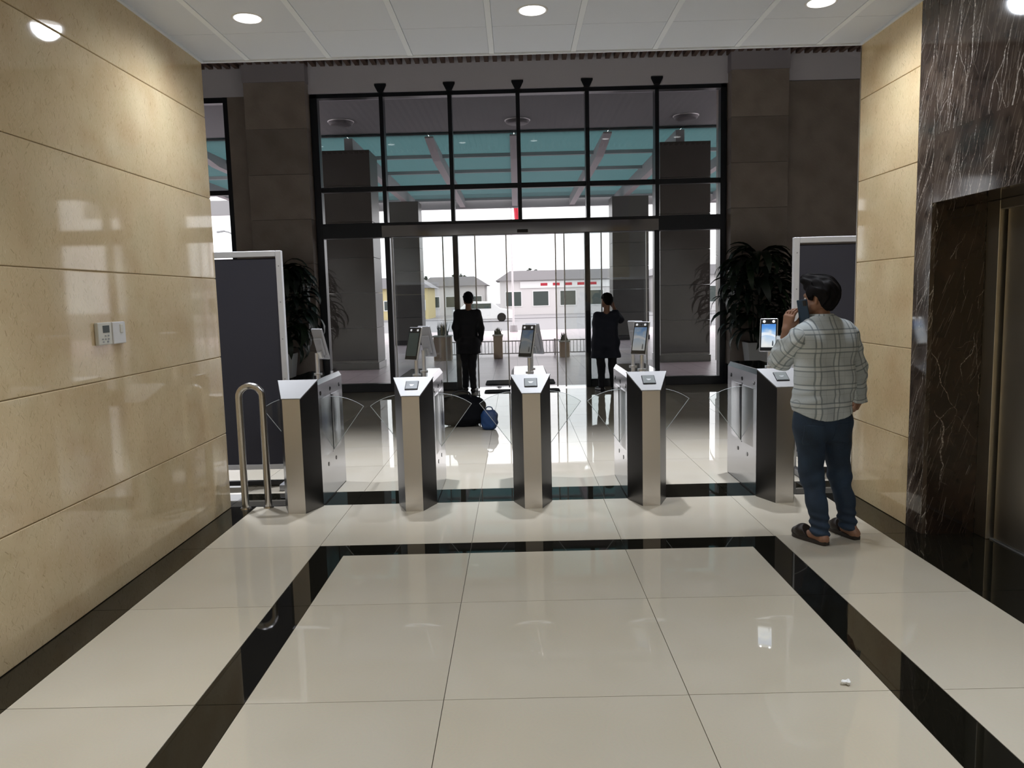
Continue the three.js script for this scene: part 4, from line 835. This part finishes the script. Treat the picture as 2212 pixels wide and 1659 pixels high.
// ---------------------------------------------------------------- things outside
{
  const planter = (label, x, z, w, h, d, k) => {
    const t = thing('stone_planter', label, 'planter', [x, 0, z]);
    part('box', new RoundedBoxGeometry(w, h, d, 2, .02).translate(0, h / 2, 0), M.tan, t); part('cap', bx(-w / 2 - .02, w / 2 + .02, h, h + .04, -d / 2 - .02, d / 2 + .02, .01), M.offwhite, t);
    const g = []; for (let i = 0; i < 60; i++) { const a = rnd() * 6.28, r = rnd() * .14 * k, c = new THREE.ConeGeometry(.022, rr(.2, .55) * k, 4); c.rotateZ(rr(-.35, .35)); c.rotateX(rr(-.3, .3)); g.push(c.translate(Math.cos(a) * r, h + .14 * k, Math.sin(a) * r)); }
    part('foliage', merge(g), M.tree, t);
  };
  planter('tan stone planter with spiky green plant outside the doors, nearest the black bags', -1.95, -20.3, .46, .62, .46, 1.1);
  planter('narrow tan stone planter in the middle of the porch, behind the doormats', -.5, -20.5, .24, .6, .3, .6);
  planter('narrow tan stone planter outside, behind the person in the long coat', 1.27, -20.5, .26, .4, .3, .7);
  const f = thing('railing', 'low pale metal railing across the porch between the planters', 'railing', [0, 0, -21.2]);
  for (const y of [.06, .40]) part('rail', bx(-2.1, 2.6, y, y + .03, -.015, .015), M.silver, f);
  for (let x = -2.1; x <= 2.6; x += .094) part('bar', bx(x - .008, x + .008, .06, .40, -.008, .008), M.silver, f);
  for (const x of [-2.1, -.5, 1.05, 2.6]) part('post', bx(x - .025, x + .025, 0, .46, -.025, .025), M.silver, f);
}
{
  const t = thing('flagpole', 'tall white flagpole in the forecourt beyond the glass doors', 'flagpole', [-.13, 0, -36.5]);
  part('base', cyl(.2, .16, .3, 0, 0, 0), M.beam, t); part('pole', cyl(.05, .035, 8.6, 0, .3, 0), M.white, t); part('finial', new THREE.SphereGeometry(.09, 16, 12).translate(0, 8.95, 0), M.white, t);
  const f = thing('flag', 'red flag hanging limp from the white flagpole', 'flag', [-.08, 6.0, -36.5]);
  const g = new THREE.PlaneGeometry(.5, 2.3, 14, 24), p = g.attributes.position; for (let i = 0; i < p.count; i++) { const x = p.getX(i) + .25, y = p.getY(i); const k = .35 + .65 * (1.15 - y) / 2.3; p.setXYZ(i, x * k * .8 + (1.15 - y) * .06, y - x * .7, .06 * Math.sin(x * 22 + y * 1.5) * k); } g.computeVertexNormals();
  part('cloth', g, M.red, f);
}
{
  const t = thing('street_lamp', 'curved grey street lamp seen through the window bay beyond the pier', 'street lamp', [-18.35, 0, -52]);
  part('pole', tube([V(0, 0, 0), V(-.02, 4.2, 0), V(-.12, 5.6, 0), V(-.5, 6.3, 0), V(-1.0, 6.48, 0)], .05, 8, 40), M.grey, t); part('lamp_head', new RoundedBoxGeometry(.55, .12, .2, 2, .04).rotateZ(.12).translate(-1.2, 6.46, 0), M.grey, t);
}
function building(label, x, z, w, h, d, wall, sign) {
  const t = thing('shop_building', label, 'building', [x, 0, z]);
  part('wall', bx(-w / 2, w / 2, -.1, h, -d, 0), wall, t);
  part('roof', new THREE.ExtrudeGeometry(shapeOf([[-w / 2 - .4, h], [w / 2 + .4, h], [w / 2 - 1, h + .9], [-w / 2 + 1, h + .9]]), { depth: d + .8, bevelEnabled: false }).translate(0, 0, -d - .4), M.roof, t);
  if (sign) { const s = part('sign_board', bx(-w * .35, w * .35, h - .75, h - .12, 0, .12), M.white, t); for (let k = 0; k < 5; k++) part('sign_stroke', bx(-w * .2 + k * w * .09, -w * .2 + k * w * .09 + w * .05, h - .55, h - .3, .12, .14), M.red, s); }
  for (let k = 0, n = Math.max(2, Math.round(w / 2.4)); k < n; k++) { const c = -w / 2 + (k + .5) * w / n, f = part('window', bx(c - .8, c + .8, .7, h - 1.0, 0, .05), M.white, t); part('pane', bx(c - .72, c + .72, .78, h - 1.08, .05, .06), M.lcd, f); }
}
building('long low shop building with a white sign across the street', 5.0, -74, 13, 3.2, 8, M.building, true);
building('low yellowish building across the street, under the trees', -10.5, -66, 6, 2.6, 6, M.yellow, false);
building('plain pale building across the street between the trees and the shop with the sign', -6.3, -78, 6.4, 2.9, 7, M.building, false);
building('grey building far along the street, seen beside the outside column', -24, -70, 15, 3.4, 8, M.building, false);
building('grey building at the other end of the street, beyond the lift side', 21, -72, 16, 3.3, 8, M.building, false);
function tree(label, x, z, h, r) {
  const t = thing('tree', label, 'tree', [x, -.05, z]); part('trunk', cyl(.22, .12, h * .55, 0, 0, 0, 10), M.stem, t);
  const g = []; for (let i = 0; i < 420; i++) { const u = rnd() * 6.28, v = Math.acos(rr(-1, 1)), q = Math.cbrt(rnd()) * r, c = new THREE.OctahedronGeometry(rr(.12, .3) * r * .5, 0); c.rotateX(rnd() * 3); c.rotateY(rnd() * 3); c.scale(1, .6, 1); g.push(c.translate(Math.sin(v) * Math.cos(u) * q, h - r * .75 + Math.cos(v) * q * .8, Math.sin(v) * Math.sin(u) * q)); }
  part('foliage', merge(g), M.tree, t);
}
tree('round dark tree behind the yellowish building', -12.5, -92, 5.0, 2.4); tree('dark tree between the yellowish building and the plain pale one', -6.6, -93, 4.5, 2.1); tree('dark street tree behind the shop with the white sign', 2.0, -94, 5.0, 2.0); tree('dark tree far along the street beside the grey building', -20.5, -88, 4.6, 2.0); tree('dark tree at the other end of the street behind the grey building', 18, -84, 4.8, 2.2);
{
  const t = thing('car', 'white car parked on the street in front of the shop building', 'car', [-2.4, -.12, -57], .05);
  part('body', new THREE.ExtrudeGeometry(shapeOf([[-2.1, .25], [2.1, .25], [2.15, .75], [1.2, .92], [.6, 1.42], [-1.1, 1.45], [-1.7, .95], [-2.15, .85]]), { depth: 1.6, bevelEnabled: true, bevelSize: .06, bevelThickness: .06, bevelSegments: 2 }).translate(0, 0, -.8), M.white, t);
  part('window', bx(-1.15, .55, .98, 1.34, .84, .88), M.lcd, t); for (const x of [-1.3, 1.3]) for (const z of [-.78, .78]) part('wheel', new THREE.CylinderGeometry(.32, .32, .22, 20).rotateX(Math.PI / 2).translate(x, .32, z), M.rubber, t);
}

// ---------------------------------------------------------------- draw
scene.traverse(o => { if (o.isMesh) { o.castShadow = true; o.receiveShadow = true; } });
renderer.render(scene, camera);
